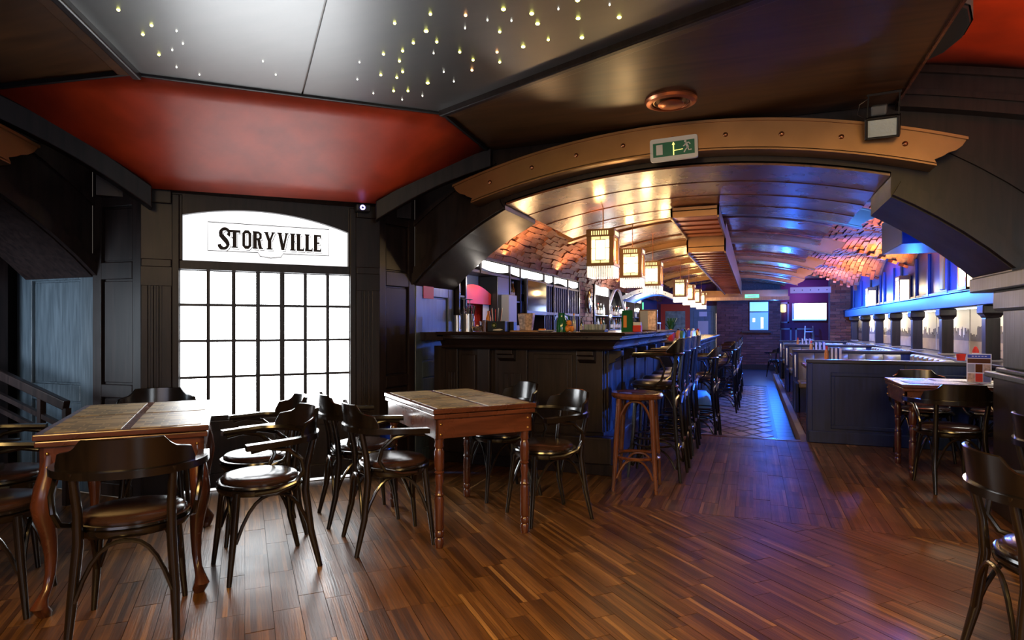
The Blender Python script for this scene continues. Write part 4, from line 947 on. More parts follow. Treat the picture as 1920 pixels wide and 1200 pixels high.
sheet('paper_sheet', 'large white price sheet hanging in the red mosaic niche', 'paper', -3.02, onX(905, 560, -3.02).y, onX(932, 560, -3.02).y, 1.26, 1.64, 'white')
sheet('paper_note', 'beige note pinned below the bottle shelf on the back bar', 'paper', X0+.01, 7.34, 7.62, 1.02, 1.30, 'offwhite')
rn = sheet('paper_note', 'red printed card stuck at the top of the grey cheek wall left of the bar', 'paper', -2.936, 5.15, 5.35, 1.56, 1.70, 'redp')
# bottles and glasses
def lathe_obj(name, prof, mat, parent=None, n=12, **kw): return MB().lathe(prof, n).build(name, M[mat], parent, smooth=True, **kw)
def bottle(loc, mat, label, capm='redp', s=1.0, group=None, lab='offwhite'):
    t = thing('bottle', label, 'bottle', loc, 0, group)
    gb = lathe_obj('glass_body', [(.001, 0), (.036*s, 0), (.037*s, .01), (.037*s, .17*s), (.03*s, .20*s), (.014*s, .23*s), (.013*s, .28*s), (.001, .28*s)], mat, t)
    lathe_obj('cap', [(.001, .28*s), (.015*s, .28*s), (.015*s, .31*s), (.001, .31*s)], capm, t, 10)
    lathe_obj('paper_label', [(.0375*s, .04*s), (.0378*s, .045*s), (.0378*s, .13*s), (.0375*s, .135*s)], lab, gb)
    return t
cols3 = ['amber', 'dark', 'pale']; mats3 = ['bottlebrown', 'bottledark', 'bottleclear']; caps = ['redp', 'white', 'iron', 'brass']
for z, zn in ((1.62, 'upper'), (1.30, 'lower')):
    for i in range(4):
        c = (i*2+(zn == 'lower')) % 3
        bottle((X0-.08, 7.38+i*.075, z), mats3[c], '%s bottle, %s from the left on the %s bottle shelf beside the television' % (cols3[c], ['first', 'second', 'third', 'fourth'][i], zn), caps[(i*3+(zn == 'lower')) % 4], .85, 'bottles on the shelves beside the television')
for i in range(3): bottle((X0-.05-.07*i, 5.92+.01*i, 1.62), mats3[i % 3], '%s bottle on the small shelf above the bar left end, %s row' % (cols3[i % 3], ['front', 'middle', 'rear'][i]), caps[i], .8, 'bottles on the left end shelf')
def wglass(loc, label, group, up=False, s=1):
    t = thing('wine_glass', label, 'glass', loc, 0, group); k = 1 if up else -1
    lathe_obj('bowl', [(.004, .08*k*s), (.03*s, .10*k*s), (.038*s, .14*k*s), (.033*s, .19*k*s), (.031*s, .19*k*s), (.036*s, .14*k*s), (.028*s, .104*k*s), (.002, .085*k*s)], 'glass', t); lathe_obj('stem', [(.03*s, 0), (.03*s, .003*k), (.004*s, .01*k), (.004*s, .085*k*s)], 'bottleclear', t, 8)
    return t
for i in range(3): wglass((X0+.06, 5.84+.07*i, 1.58), 'upside down wine glass hanging above the left end of the bar, %s' % ['nearest the arch', 'middle one', 'third one'][i], 'wine glasses hanging at the left end', s=1.2)
# far back bar with mirrors and bright lamps
b2b = thing('back_bar_cabinet', 'far back bar with arched mirror, bottle shelves and dazzling lamps', 'cabinet', (-3.05, 14.3, -.17))
MB().box(-3.2, -3.12, 11.8, 17.4, -.17, 2.25).build('back_panel', M['wood'], b2b, world=True)
MB().box(-3.12, -2.8, 11.8, 17.4, -.17, .9).build('base_cabinet', M['wood'], b2b, world=True)
for y in (11.85, 13.2, 14.95, 16.2, 17.35): MB().box(-3.12, -2.9, y-.04, y+.04, .9, 2.2).build('upright', M['wood'], b2b, world=True)
for y0, y1 in ((11.92, 13.12), (15.05, 16.12), (16.3, 17.3)):
    MB().box(-2.94, -2.92, y0, y1, 1.92, 2.14).build('light_box', M['lightbox'], b2b, world=True, label='glowing white light box')
    MB().box(-3.11, -3.10, y0, y1, .95, 1.85).build('mirror', M['mirror'], b2b, world=True)
    for z in (1.2, 1.5): MB().box(-3.1, -2.92, y0, y1, z, z+.015).build('shelf', M['steel'], b2b, world=True)
MB().prism([(13.25, .95), (13.25, 1.7)]+[(13.25+1.65*i/16, 1.7+.42*math.sin(PI*i/16)) for i in range(17)]+[(14.9, .95)], -3.11, -3.10, 'yz').build('arched_mirror', M['mirror'], b2b, world=True)
rg = []
for i in range(17):
    y = 13.25+1.65*i/16; z = 1.7+.42*math.sin(PI*i/16); rg.append([(-2.95, y, z), (-2.90, y, z), (-2.90, y, z+.06), (-2.95, y, z+.06)])
MB().loft(rg).build('arch_trim', M['white'], b2b, world=True)
for z in (1.2, 1.5): MB().box(-3.1, -2.92, 13.3, 14.9, z, z+.015).build('shelf', M['steel'], b2b, world=True)
MB().box(-3.12, -2.9, 11.8, 17.4, 2.16, 2.22).build('cornice', M['wood'], b2b, world=True)
for i, (y, z) in enumerate(((12.15, 1.16), (14.2, 1.62), (16.3, 1.7), (15.2, 1.05), (13.0, 1.5))):
    t = thing('spot_lamp', ['dazzling low lamp at the left end of the far back bar', 'dazzling lamp in the arched mirror', 'dazzling upper lamp right of the arched mirror', 'dazzling low lamp right of the arched mirror', 'small bright lamp left of the arched mirror'][i], 'lamp', (-2.84, y, z))
    MB().sphere((0, 0, 0), .055 if i < 4 else .03, 12, 8).build('bulb', M['lamppanew'], t, smooth=True); MB().lathe([(.02, -.10), (.035, -.06), (.035, -.04)], 10).build('socket', M['steel'], t, smooth=True)
point('backbar_lamp', (-2.55, 12.6, 1.8), (1, .93, .85), 30, .08); point('backbar_lamp', (-2.55, 15.6, 1.8), (1, .93, .85), 30, .08)
ORD = 'first second third fourth fifth sixth seventh eighth ninth tenth eleventh twelfth thirteenth fourteenth fifteenth sixteenth seventeenth eighteenth nineteenth twentieth'.split()
for j, z in enumerate((1.215, 1.515)):
    for i in range(20):
        y = 12.0+i*.26
        if any(abs(y-q) < .07 for q in (13.2, 14.95, 16.2)): continue
        bottle((-3.0, y, z), mats3[(i+j) % 3], '%s bottle on the %s shelf of the far back bar, %s from its left end' % (cols3[(i+j) % 3], ['lower', 'upper'][j], ORD[i]), caps[(i+j*2) % 4], .8, '%s bottles on the %s shelf of the far back bar' % (cols3[(i+j) % 3], ['lower', 'upper'][j]))
# round plaque on the brick pier
pq = thing('wall_plaque', 'oval dark plaque on the brick pier behind the bar', 'plaque', (-2.88, 11.3, 1.75)); MB().lathe([(.001, 0), (.16, 0), (.17, .02), (.12, .03), (.001, .03)], 20).xf(lambda x, y, z: (z, x, y*1.4)).build('disc', M['bottlebrown'], pq, smooth=True)
# ------------------------------------------------------------------ things on the counter
CT = 1.24
def onbar(px, y=5.42, z=CT): p = onY(px, 610, y); return (p.x, y, z)
t = thing('steel_beaker', 'tall polished steel beaker at the left end of the counter', 'beaker', onbar(857, 5.45)); lathe_obj('body', [(.001, 0), (.032, 0), (.034, .16), (.030, .16), (.028, .01), (.001, .01)], 'steel', t)
t = thing('cutlery_tin', 'shiny tin caddy packed with dark cutlery on the counter', 'caddy', onbar(877, 5.38)); lathe_obj('tin', [(.001, 0), (.062, 0), (.065, .17), (.060, .17), (.058, .01), (.001, .01)], 'steel', t, 20)
for i in range(14):
    a = i*2.4; r = .012+.003*i; MB().beam((r*math.cos(a), r*math.sin(a), .05), (r*1.8*math.cos(a), r*1.8*math.sin(a), .23+.01*(i % 3)), .008, .006).build('cutlery_handle', M['iron'], t)
t = thing('glass_jar', 'round clear glass jar beside the cutlery tin', 'jar', onbar(895, 5.36)); lathe_obj('bowl', [(.001, 0), (.045, 0), (.058, .04), (.052, .08), (.038, .10), (.036, .10), (.05, .078), (.054, .04), (.042, .006), (.001, .006)], 'glass', t, 18); lathe_obj('filling', [(.001, .008), (.04, .008), (.052, .04), (.045, .05), (.001, .05)], 'cloth', t, 14)
t = thing('candle_holder', 'dark red cylindrical candle holder on the counter', 'candle', onbar(910, 5.38)); lathe_obj('glass_body', [(.001, 0), (.03, 0), (.03, .11), (.026, .11), (.025, .03), (.001, .03)], 'bottlebrown', t, 16); lathe_obj('wax', [(.001, .03), (.024, .03), (.024, .09), (.001, .09)], 'redp', t)
t = thing('sauce_bottle', 'orange topped sauce bottle behind the black caddy', 'bottle', onbar(916, 5.5)); lathe_obj('body', [(.001, 0), (.025, 0), (.025, .13), (.012, .17), (.012, .2), (.001, .2)], 'orange', t)
t = thing('straw_caddy', 'black bar caddy with a round green emblem, straws and napkins', 'caddy', onbar(934, 5.34)); MB().box(-.09, .09, -.05, .05, 0, .10).build('box', M['iron'], t, bevel=.004)
MB().lathe([(.022, 0), (.024, .002), (.026, 0)], 16).xf(lambda a, b, z: (a-.02, -.051-z, b+.06)).build('emblem', plain('olive green print', (.15, .2, .06), .5), t)
MB().prism([(-.02, .045), (-.005, .06), (-.02, .075), (-.035, .06)], -.052, -.0505, 'xz').build('emblem_diamond', plain('olive yellow print', (.3, .32, .12), .5), t)
MB().prism([(-.03, .012), (.04, .010), (.07, .02), (.04, .028), (-.03, .02)], -.0525, -.0505, 'xz').build('printed_stripe', M['offwhite'], t)
for i in range(9): MB().tube([(-.07+.012*i, -.01+.02*(i % 2), .06), (-.09+.018*i, -.02+.03*(i % 2), .20+.012*(i % 3))], .003, 6).build('straw', M[['iron', 'redp', 'white'][i % 3]], t)
t = thing('black_organiser', 'small black upright box right of the straw caddy', 'box', onbar(957, 5.45)); MB().box(-.05, .05, -.04, .04, 0, .095).build('box', M['iron'], t, bevel=.004)
t = thing('serving_board', 'thin light wooden board lying on the counter', 'board', onbar(990, 5.36)); MB().box(-.16, .16, -.05, .10, 0, .012).build('board', plain('light wood', (.4, .22, .1), .5), t, bevel=.004)
t = thing('foil_bag', 'crumpled printed foil bag standing on the board', 'bag', onbar(987, 5.38, CT+.013)); MB().loft([[(x*.07*s, y*.03*s, z) for x, y in ((-1, -1), (0, -1.3), (1, -1), (1, 1), (0, 1.2), (-1, 1))] for z, s in ((0, .8), (.05, .9), (.10, 1), (.15, 1.08), (.16, 1.0))]).build('bag', M['cloth'], t, bevel=.004)
t = thing('plate', 'white plate with a slice on the counter left of the green jug', 'plate', onbar(1024, 5.34)); lathe_obj('dish', [(.001, 0), (.05, 0), (.085, .012), (.083, .016), (.05, .006), (.001, .006)], 'white', t, 24); MB().box(-.07, -.01, -.02, .03, .008, .03).build('slice', M['orange'], t, bevel=.006)
t = thing('green_jug', 'green glass jug with orange fruit beside it on the counter', 'jug', onbar(1053, 5.36)); lathe_obj('body', [(.001, 0), (.048, 0), (.05, .02), (.046, .10), (.032, .125), (.030, .16), (.034, .175), (.030, .175), (.026, .16), (.001, .03)], 'greenglass', t, 18); MB().tube([(.03, 0, .155), (.065, 0, .145), (.07, 0, .08), (.045, 0, .06)], .006, 6).build('handle', M['greenglass'], t, smooth=True)
for i, (dx, dy, dz, r) in enumerate(((.0, .0, .03, .03), (.03, .03, .028, .028), (.012, .01, .082, .026))): 
    p = onbar(1064, 5.36); t = thing('orange_fruit', ['orange lying in front of the pair beside the green jug', 'orange at the back beside the green jug', 'orange resting on top beside the green jug'][i], 'fruit', (p[0]+dx, p[1]+dy, p[2]), 0, 'oranges beside the green jug'); MB().sphere((0, 0, dz), r, 12, 8).build('peel', M['orange'], t, smooth=True)
bottle(onbar(1076, 5.5), 'bottleclear', 'small pale bottle with orange top right of the oranges', 'orange', .55)
bottle(onbar(1090, 5.6), 'bottledark', 'dark small bottle near the middle of the counter', 'iron', .42)
t = thing('glassware_tray', 'dark tray of small glasses at the counter middle', 'tray', onbar(1115, 5.5)); MB().box(-.11, .11, -.08, .08, 0, .02).build('tray', M['iron'], t, bevel=.004)
for i in range(6): MB().lathe([(.001, .02), (.02, .02), (.026, .07), (.024, .07), (.018, .026), (.001, .026)], 10, (-.08+.032*i, .03*(i % 2), 0)).build('glass', M['bottleclear'], t, smooth=True)
t = thing('menu_card', 'green and orange folded menu card standing on the counter', 'menu', onbar(1176, 5.7)); MB().hexa([(-.05, -.03, 0), (.05, -.03, 0), (.05, -.027, 0), (-.05, -.027, 0)], [(-.05, 0, .20), (.05, 0, .20), (.05, .003, .20), (-.05, .003, .20)]).build('front_leaf', M['greenglass'], t); MB().box(-.03, .0, -.027, -.022, .04, .15).build('print', M['orange'], t); MB().hexa([(-.05, .03, 0), (.05, .03, 0), (.05, .033, 0), (-.05, .033, 0)], [(-.05, 0, .20), (.05, 0, .20), (.05, .003, .20), (-.05, .003, .20)]).build('rear_leaf', M['greenglass'], t)
t = thing('napkin_holder', 'red striped napkin holder on the counter', 'holder', onbar(1195, 5.75)); MB().box(-.04, .04, -.03, .03, 0, .06).build('holder', M['redp'], t, bevel=.006); MB().box(-.035, .035, -.02, .02, .06, .09).build('napkins', M['white'], t)
t = thing('framed_chalkboard', 'small wood framed chalkboard standing on the counter', 'board', onbar(1215, 6.1)); MB().box(-.09, .09, 0, .015, 0, .215).build('frame', M['stoolwood'], t, bevel=.004); MB().box(-.075, .0, -.004, 0, .015, .20).build('slate', M['grey'], t); MB().box(.0, .075, -.004, 0, .015, .20).build('print', M['cloth'], t)
t = thing('tray_stack', 'flat orange wooden tray on the counter near its step', 'tray', (-1.30, 7.6, CT)); MB().box(-.13, .13, -.2, .2, 0, .02).build('board', plain('orange wood', (.6, .28, .08), .4), t, bevel=.004)
t = thing('bar_rack', 'low wire rack on the counter behind the tray', 'rack', (-1.30, 8.3, CT)); MB().box(-.14, .14, -.16, .16, .08, .10).build('shelf', M['alu'], t); 
for sx in (-.13, .13):
    for sy in (-.15, .15): MB().box(sx-.006, sx+.006, sy-.006, sy+.006, 0, .09).build('foot', M['alu'], t)
lc = 1.07
pots = [('redp', 'red'), ('leaf', 'green'), ('white', 'white'), ('orange', 'orange'), ('bluebox', 'blue'), ('brass', 'gold'), ('iron', 'black'), ('cloth', 'copper')]
for i, (m, c) in enumerate(pots):
    t = thing('condiment_pot', '%s condiment pot among the clutter on the lower far counter' % c, 'pot', (-1.15+.13*(i % 3), 9.5+.32*i, lc), 0, 'pots on the lower counter'); lathe_obj('pot', [(.001, 0), (.035, 0), (.042, .10), (.03, .14), (.001, .15)], m, t); lathe_obj('lid', [(.001, .15), (.02, .15), (.02, .17), (.001, .175)], pots[(i+3) % 8][0], t)
pp = thing('potted_plant', 'potted leafy plant on the lower far counter', 'plant', (-1.25, 10.3, lc)); lathe_obj('pot', [(.001, 0), (.05, 0), (.07, .1), (.001, .1)], 'redp', pp)
for i in range(16):
    a = i*2.4; MB().loft([[(x*.004, 0, .1), (x*.004, .004, .1)] if False else [(math.cos(a)*r+s*.018*w*math.sin(a), math.sin(a)*r-s*.018*w*math.cos(a), z) for s in (-1, 1)]+[(math.cos(a)*r, math.sin(a)*r, z-.003)] for r, z, w in ((.01, .10, .2), (.05, .20+.03*(i % 3), 1), (.10, .25+.05*(i % 3), .8), (.14, .24+.05*(i % 3), .1))]).build('leaf', M['leaf'], pp)
# blue barrel bin
t = thing('water_barrel', 'blue glassy barrel standing under the far bar counter', 'barrel', (-.78, 10.0, -.17)); lathe_obj('drum', [(.001, 0), (.12, 0), (.17, .10), (.18, .25), (.16, .38), (.10, .45), (.001, .45)], 'tealpaint', t, 20)
# ------------------------------------------------------------------ pendant lanterns
def lantern(h=.36, w=.27, hang=.5):
    t = thing('pendant_lantern', '', 'lamp'); a = w/2
    f = MB()
    for sx in (-1, 1):
        for sy in (-1, 1): f.box(min(sx*a, sx*(a-.045)), max(sx*a, sx*(a-.045)), min(sy*a, sy*(a-.045)), max(sy*a, sy*(a-.045)), -h/2, h/2)
    for z0, z1 in ((-h/2-.005, -h/2+.025), (h/2-.075, h/2)):
        f.box(-a-.004, a+.004, -a-.004, -a+.012, z0, z1).box(-a-.004, a+.004, a-.012, a+.004, z0, z1).box(-a-.004, -a+.012, -a, a, z0, z1).box(a-.012, a+.004, -a, a, z0, z1)
    f.build('frame', M['lampframe'], t, bevel=.003)
    MB().box(-a+.01, a-.01, -a+.01, a-.01, h/2-.01, h/2).build('cap', M['lampframe'], t)
    rots = [idm, lambda x, y, z: (-y, x, z), lambda x, y, z: (-x, -y, z), lambda x, y, z: (y, -x, z)]
    for q in rots:
        MB().box(-a+.045, a-.045, -a+.020, -a+.024, -h/2+.025, h/2-.075).xf(q).build('pane', M['lampgold'], t)
        g = MB(); u = a-.045
        for z in (-h/2+.055, h/2-.105): g.box(-u*.55, u*.55, -a+.012, -a+.018, z-.003, z+.003)
        for x in (-u*.55, u*.55): g.box(x-.003, x+.003, -a+.012, -a+.018, -h/2+.055, h/2-.105)
        g.box(-u, -u*.55, -a+.012, -a+.018, -.013, -.007).box(u*.55, u, -a+.012, -a+.018, -.013, -.007).box(-.003, .003, -a+.012, -a+.018, h/2-.105, h/2-.075).box(-.003, .003, -a+.012, -a+.018, -h/2+.025, -h/2+.055)
        g.xf(q).build('lattice', M['lampframe'], t)
        s = MB()
        for k in range(8): s.box(-u+.003+k*u/4, -u+u/8+.003+k*u/4, -a-.006, -a-.003, h/2-.06, h/2-.02)
        s.xf(q).build('slots', M['lampgold'], t)
    MB().sphere((0, 0, -.02), .055, 12, 8, 1.5).xf(lambda x, y, z: (x, y-.0, z)).build('bulb', M['lamppanew'], t, smooth=True)
    MB().box(-a+.05, a-.05, -a+.016, -a+.0195, -h/2+.06, h/2-.11).build('glow_pane', M['lamppane'], t)
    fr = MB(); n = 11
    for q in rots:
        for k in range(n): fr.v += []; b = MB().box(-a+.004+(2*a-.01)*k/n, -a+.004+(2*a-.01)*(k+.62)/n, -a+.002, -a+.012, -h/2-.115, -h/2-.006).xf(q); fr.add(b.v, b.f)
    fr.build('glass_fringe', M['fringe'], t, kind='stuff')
    MB().tube([(0, 0, h/2), (0, 0, h/2+hang)], .006, 6).build('rod', M['copperrivet'], t); MB().lathe([(.001, h/2+hang), (.045, h/2+hang), (.04, h/2+hang-.02), (.001, h/2+hang-.025)], 12).build('ceiling_rose', M['copperrivet'], t, smooth=True)
    return t
proto = lantern(); LY = [(6.06, 'nearest'), (7.67, 'second'), (9.33, 'third'), (13.1, 'fourth'), (14.9, 'fifth'), (16.8, 'sixth'), (18.6, 'farthest')]
for i, (y, nm) in enumerate(LY):
    x = -1.4; dz = 2.07
    place(proto, i > 0, (x, y, dz), 0, '%s lit lantern with glass fringe hanging over the bar' % nm, 'lanterns over the bar')
    point('lantern_light', (x, y-.0, dz+.26), (1, .55, .16), 4 if i < 4 else 4, .05); point('lantern_light', (x+.24, y-.1, dz-.05), (1, .62, .26), 7, .05)
def wall_lantern():
    t = thing('wall_lantern', '', 'lamp')
    MB().box(-.02, .0, -.17, .17, -.24, .24).build('back_plate', M['lampframe'], t)
    f = MB()
    for y0, y1, z0, z1 in ((-.16, -.115, -.22, .22), (.115, .16, -.22, .22), (-.115, .115, .13, .22), (-.115, .115, -.22, -.18)): f.box(-.16, -.145, y0, y1, z0, z1)
    for y in (-1, 1): f.box(-.145, -.02, min(y*.16, y*.145), max(y*.16, y*.145), .15, .22).box(-.145, -.02, min(y*.16, y*.145), max(y*.16, y*.145), -.22, -.19)
    f.box(-.145, -.02, -.145, .145, .20, .22).box(-.145, -.02, -.145, .145, -.22, -.20); f.build('frame', M['lampframe'], t, bevel=.003)
    MB().box(-.15, -.146, -.115, .115, -.18, .13).build('front_pane', M['lamppanew'], t)
    for y in (-1, 1): MB().box(-.143, -.022, min(y*.15, y*.154), max(y*.15, y*.154), -.19, .15).build('side_pane', M['lamppane'], t)
    s = MB()
    for k in range(8): s.box(-.163, -.160, -.10+k*.026, -.088+k*.026, .15, .19)
    s.build('slots', M['lamppane'], t); return t
pw = wall_lantern()
for i, (y, z, nm) in enumerate(((8.5, 1.93, 'nearest'), (11.9, 1.90, 'middle'), (14.85, 1.88, 'farthest'))):
    place(pw, i > 0, (2.40, y, z), 0, '%s dazzling square wall lantern above the blue beam' % nm, 'wall lanterns on the blue wall'); point('wall_lantern_light', (2.12, y, z), (1, .75, .5), 9, .06)
for y in (6.6, 8.6, 10.2, 11.7, 13.2, 14.8, 16.4): area('mural_strip', (2.47, y, 1.495), (2.56, y, .9), .06, 1.4, (1, .93, .82), 11)
# ------------------------------------------------------------------ bentwood armchair
def arcp(cx, cy, r, a0, a1, n, z, ry=None): return [(cx+r*math.cos(math.radians(a0+(a1-a0)*i/n)), cy+(ry or r)*math.sin(math.radians(a0+(a1-a0)*i/n)), z) for i in range(n+1)]
def make_chair():
    t = thing('armchair', '', 'chair')
    ring = [(.225*math.cos(2*PI*k/28), .215*math.sin(2*PI*k/28)) for k in range(28)]
    MB().loft([[(x*s, y*s, z) for x, y in ring] for s, z in ((.90, .425), (.97, .43), (1.0, .445), (1.0, .458), (.96, .462), (1.0, .468), (.985, .478), (.93, .482))]).build('seat_frame', M['chair'], t, smooth=True)
    MB().loft([[(x*s, y*s, z) for x, y in ring] for s, z in ((.90, .478), (.91, .49), (.86, .502), (.7, .511), (.45, .516), (.15, .517), (.01, .517))]).build('seat_cushion', M['leather'], t, smooth=True)
    for s in (-1, 1):
        MB().tube([(s*.15, .15, .45), (s*.165, .168, .25), (s*.185, .195, 0)], [.019, .018, .012], 10).build('leg', M['chair'], t, smooth=True)
        MB().tube([(s*.19, -.262, 0), (s*.18, -.215, .2), (s*.165, -.19, .42), (s*.165, -.20, .55), (s*.175, -.235, .72)], [.013, .019, .020, .018, .017], 10).build('leg', M['chair'], t, smooth=True)
        # arm support curl, from under the arm back and down to the seat rim
        MB().tube([(s*.26, .11, .672), (s*.264, .03, .685), (s*.268, -.07, .665), (s*.268, -.135, .61), (s*.258, -.15, .545), (s*.245, -.115, .485), (s*.232, -.02, .452), (s*.215, .08, .447)], .012, 8).build('arm_support', M['chair'], t, smooth=True)
    # arms and lower back rail in one bent piece
    path = [(.262, .135, .695), (.268, .03, .70)]+[(.272*math.cos(math.radians(-a)), -.03-.245*math.sin(math.radians(a)), .705) for a in range(10, 171, 10)]+[(-.268, .03, .70), (-.262, .135, .695)]
    rg = []
    for i, p in enumerate(path):
        a = Vector(path[max(0, i-1)]); b = Vector(path[min(len(path)-1, i+1)]); d = (b-a).normalized(); o = Vector((d.y, -d.x, 0)); P = Vector(p); w = .028 if 1 < i < len(path)-2 else .03; h = .015
        rg.append([P-o*w+Vector((0,0,-h)), P+o*w*.6+Vector((0,0,-h)), P+o*w*.8, P+o*w*.6+Vector((0,0,h)), P-o*w+Vector((0,0,h))])
    MB().loft(rg).build('arm_rail', M['chair'], t, smooth=True)
    rg = []
    for i in range(25):
        a = 28+124*i/24; u = abs(i-12)/12; top = .852-.004*u if u < .50 else .850-.050*(1-((.74-u)/.24)**2) if u < .74 else .80-.012*(u-.74)/.2 if u < .92 else .79-.05*((u-.92)/.08)
        top = max(top, .735); ca, sa = math.cos(math.radians(-a)), math.sin(math.radians(a)); lean = (top-.71)*.12
        pt = lambda r, z, l: ((.272+r)*ca, -.03-(.245+r+l)*sa, z)
        rg.append([pt(-.004, .712, 0), pt(.014, .712, 0), pt(.014, top-.004, lean), pt(.006, top, lean), pt(-.004, top-.004, lean)])
    MB().loft(rg).build('backrest', M['chair'], t, smooth=True)
    def brace(p, q, top, nm='brace'):
        p = Vector(p); q = Vector(q); pts = []
        for i in range(13):
            k = i/12; xy = p.lerp(q, .03+.94*k); h = (1-abs(2*k-1)**2.6); pts.append((xy.x, xy.y, p.z+(top-p.z)*h))
        return MB().tube(pts, .0095, 7).build(nm, M['chair'], t, smooth=True)
    c = [(.168, .172, .20), (-.168, .172, .20), (-.182, -.225, .20), (.182, -.225, .20)]
    for k in range(4): brace(c[k], c[(k+1) % 4], .425)
    return t
ch = make_chair(); used = [False]
def chair(x, y, rz, label, group):
    o = place(ch, used[0], (x, y, 0), rz, label, group, 1); used[0] = True; return o
def chc(r, f, fr, ff, label, group):     # camera-aligned metres -> world, facing direction given the same way
    p = camw(r, f); d = camw(fr, ff); return chair(p.x, p.y, math.atan2(d.y, d.x)-PI/2, label, group)
g1 = 'armchairs around the carved left table'; g2 = 'armchairs around the middle table'; g3 = 'armchairs around the right table'
chc(-1.665, 2.70, -.40, .92, 'black bentwood armchair in the left foreground, back towards the visitor', g1)
chc(-1.36, 3.31, -.80, -.60, 'black bentwood armchair with glaring seat, nearer of the two right of the carved table', g1)
chc(-1.60, 3.85, -.85, -.5, 'black bentwood armchair nearest the lit door, farther of the two right of the carved table', g1)
chc(-2.43, 4.17, .42, -.90, 'black bentwood armchair behind the far end of the carved table, only its back rail showing', g1)
chc(-2.40, 2.82, .93, .36, 'dark armchair cut by the left picture edge, nearer of the two', g1)
chc(-2.80, 3.38, .90, .42, 'dark armchair at the left picture edge, farther of the two', g1)
chc(-.72, 3.72, .90, .44, 'black bentwood armchair in front left of the middle table', g2)
chc(-1.02, 4.20, .90, .44, 'black bentwood armchair left of the middle table, nearer the lit door', g2)
chc(.22, 4.18, -.90, -.42, 'black bentwood armchair right of the middle table, towards the wooden stool', g2)
chc(-.10, 4.74, -.88, -.46, 'black bentwood armchair behind the middle table against the bar front', g2)
chair(1.46, 5.85, .12, 'black bentwood armchair before the right table, back towards the visitor', g3)
chair(2.10, 5.87, -.05, 'black bentwood armchair before the right table, half hidden by the pedestal', g3)
chair(1.56, 7.04, PI+.1, 'black bentwood armchair behind the right table, left of the menu card', g3)
chair(2.14, 7.04, PI-.1, 'black bentwood armchair behind the right table, right of the menu card', g3)
chc(1.97, 2.17, .95, -.30, 'large black armchair cut by the right picture edge in the foreground', None)
chc(2.85, 3.02, .95, -.30, 'second black armchair just inside the right picture edge behind the large one', None)
for i, (x, y, a) in enumerate(((.62, 18.9, .6), (.95, 19.4, 2.2))): 
    o = chair(x, y, a, ['small far armchair at the end of the booths, nearer of the two', 'small far armchair at the end of the booths, farther of the two'][i], 'armchairs at the far end'); o.location.z = -.17
# ------------------------------------------------------------------ tables
def sheet4(t, L, W, z, mat='news'):
    g = .020
    for i in (-1, 1):
        for j in (-1, 1):
            x0, x1 = sorted((i*g, i*(W/2-.035))); y0, y1 = sorted((j*g, j*(L/2-.035)))
            o = MB().box(x0, x1, y0, y1, z, z+.0025).build('printed_sheet', M[mat], t); 
            cx, cy = (x0+x1)/2, (y0+y1)/2; o.data.transform(Matrix.Translation((-cx, -cy, -z))); o.location = (cx, cy, z)
def table_top(t, L, W, H, sheets=True):
    tt = MB().box(-W/2, W/2, -L/2, L/2, H-.028, H).build('table_top', M['table'], t, bevel=.005)
    MB().box(-W/2+.006, W/2-.006, -L/2+.006, L/2-.006, H-.058, H-.032).build('lower_leaf', M['table'], t, bevel=.005)
    if sheets: sheet4(tt, L, W, H)
    a = .022
    for x in (-1, 1): MB().box(min(x*(W/2-a), x*(W/2-a-.02)), max(x*(W/2-a), x*(W/2-a-.02)), -L/2+a, L/2-a, H-.175, H-.058).build('apron', M['table'], t, bevel=.003)
    for y in (-1, 1): MB().box(-W/2+a, W/2-a, min(y*(L/2-a), y*(L/2-a-.02)), max(y*(L/2-a), y*(L/2-a-.02)), H-.175, H-.058).build('apron', M['table'], t, bevel=.003)
    for x in (-1, 1):
        for y in (-1, 1):
            for z in (H-.09, H-.15): MB().sphere((x*(W/2-a-.03), y*(L/2-a+.002), z), .008, 8, 5).build('peg', M['brass'], t, smooth=True)
def turned_leg(H):
    s = .028; h = H-.175
    pr = [(s*.8, 0), (s*.95, .02), (s*1.0, .05), (s*.75, .06), (s*1.0, .07), (s*1.0, .09), (s*.8, .10), (s*1.0, .115), (s*1.02, .28), (s*.85, .30), (s*1.05, .31), (s*.85, .32), (s*.72, .36), (s*.98, .40), (s*.78, .43), (s*1.05, .44), (s*.8, .45), (s*1.05, .465), (s*1.05, h-.08), (s*.8, h-.06), (s*1.05, h-.045), (s*.9, h-.02), (s*1.1, h), (s*1.1, h+.1)]
    return pr
def table_at(name, label, loc, rz, L, W, H, kind):
    t = thing(name, label, 'table', loc, rz); table_top(t, L, W, H)
    for x in (-1, 1):
        for y in (-1, 1):
            px, py = x*(W/2-.056), y*(L/2-.056)
            if kind == 'turned': MB().lathe(turned_leg(H), 14, (px, py, 0)).build('leg', M['tableleg'], t, smooth=True)
            else:
                d = Vector((x*.4, y, 0)).normalized(); h = H-.06
                prof = [(.035, 0, .024), (.045, .025, .034), (.072, .055, .034), (.055, .085, .024), (.020, .12, .019), (.0, .18, .021), (-.005, .26, .026), (.012, .36, .034), (.040, .44, .042), (.052, .50, .045), (.035, .58, .042), (.012, .64, .036), (.0, h-.03, .034), (0, h, .034)]
                rg = []
                for o, z, r in prof:
                    c = Vector((px, py, z))+d*o; rg.append([c+Vector((math.cos(2*PI*k/12+.26)*r, math.sin(2*PI*k/12+.26)*r, 0)) for k in range(12)])
                MB().loft(rg).build('leg', M['tableleg'], t, smooth=True)
    return t
ud = camw(-.42, .907); a1 = math.atan2(ud.y, ud.x)-PI/2
p = camw(-2.035, 3.36); table_at('carved_table', 'red brown table with curved cabriole legs and printed sheets, at the left', (p.x, p.y, 0), a1, 1.13, .70, .815, 'cabriole')
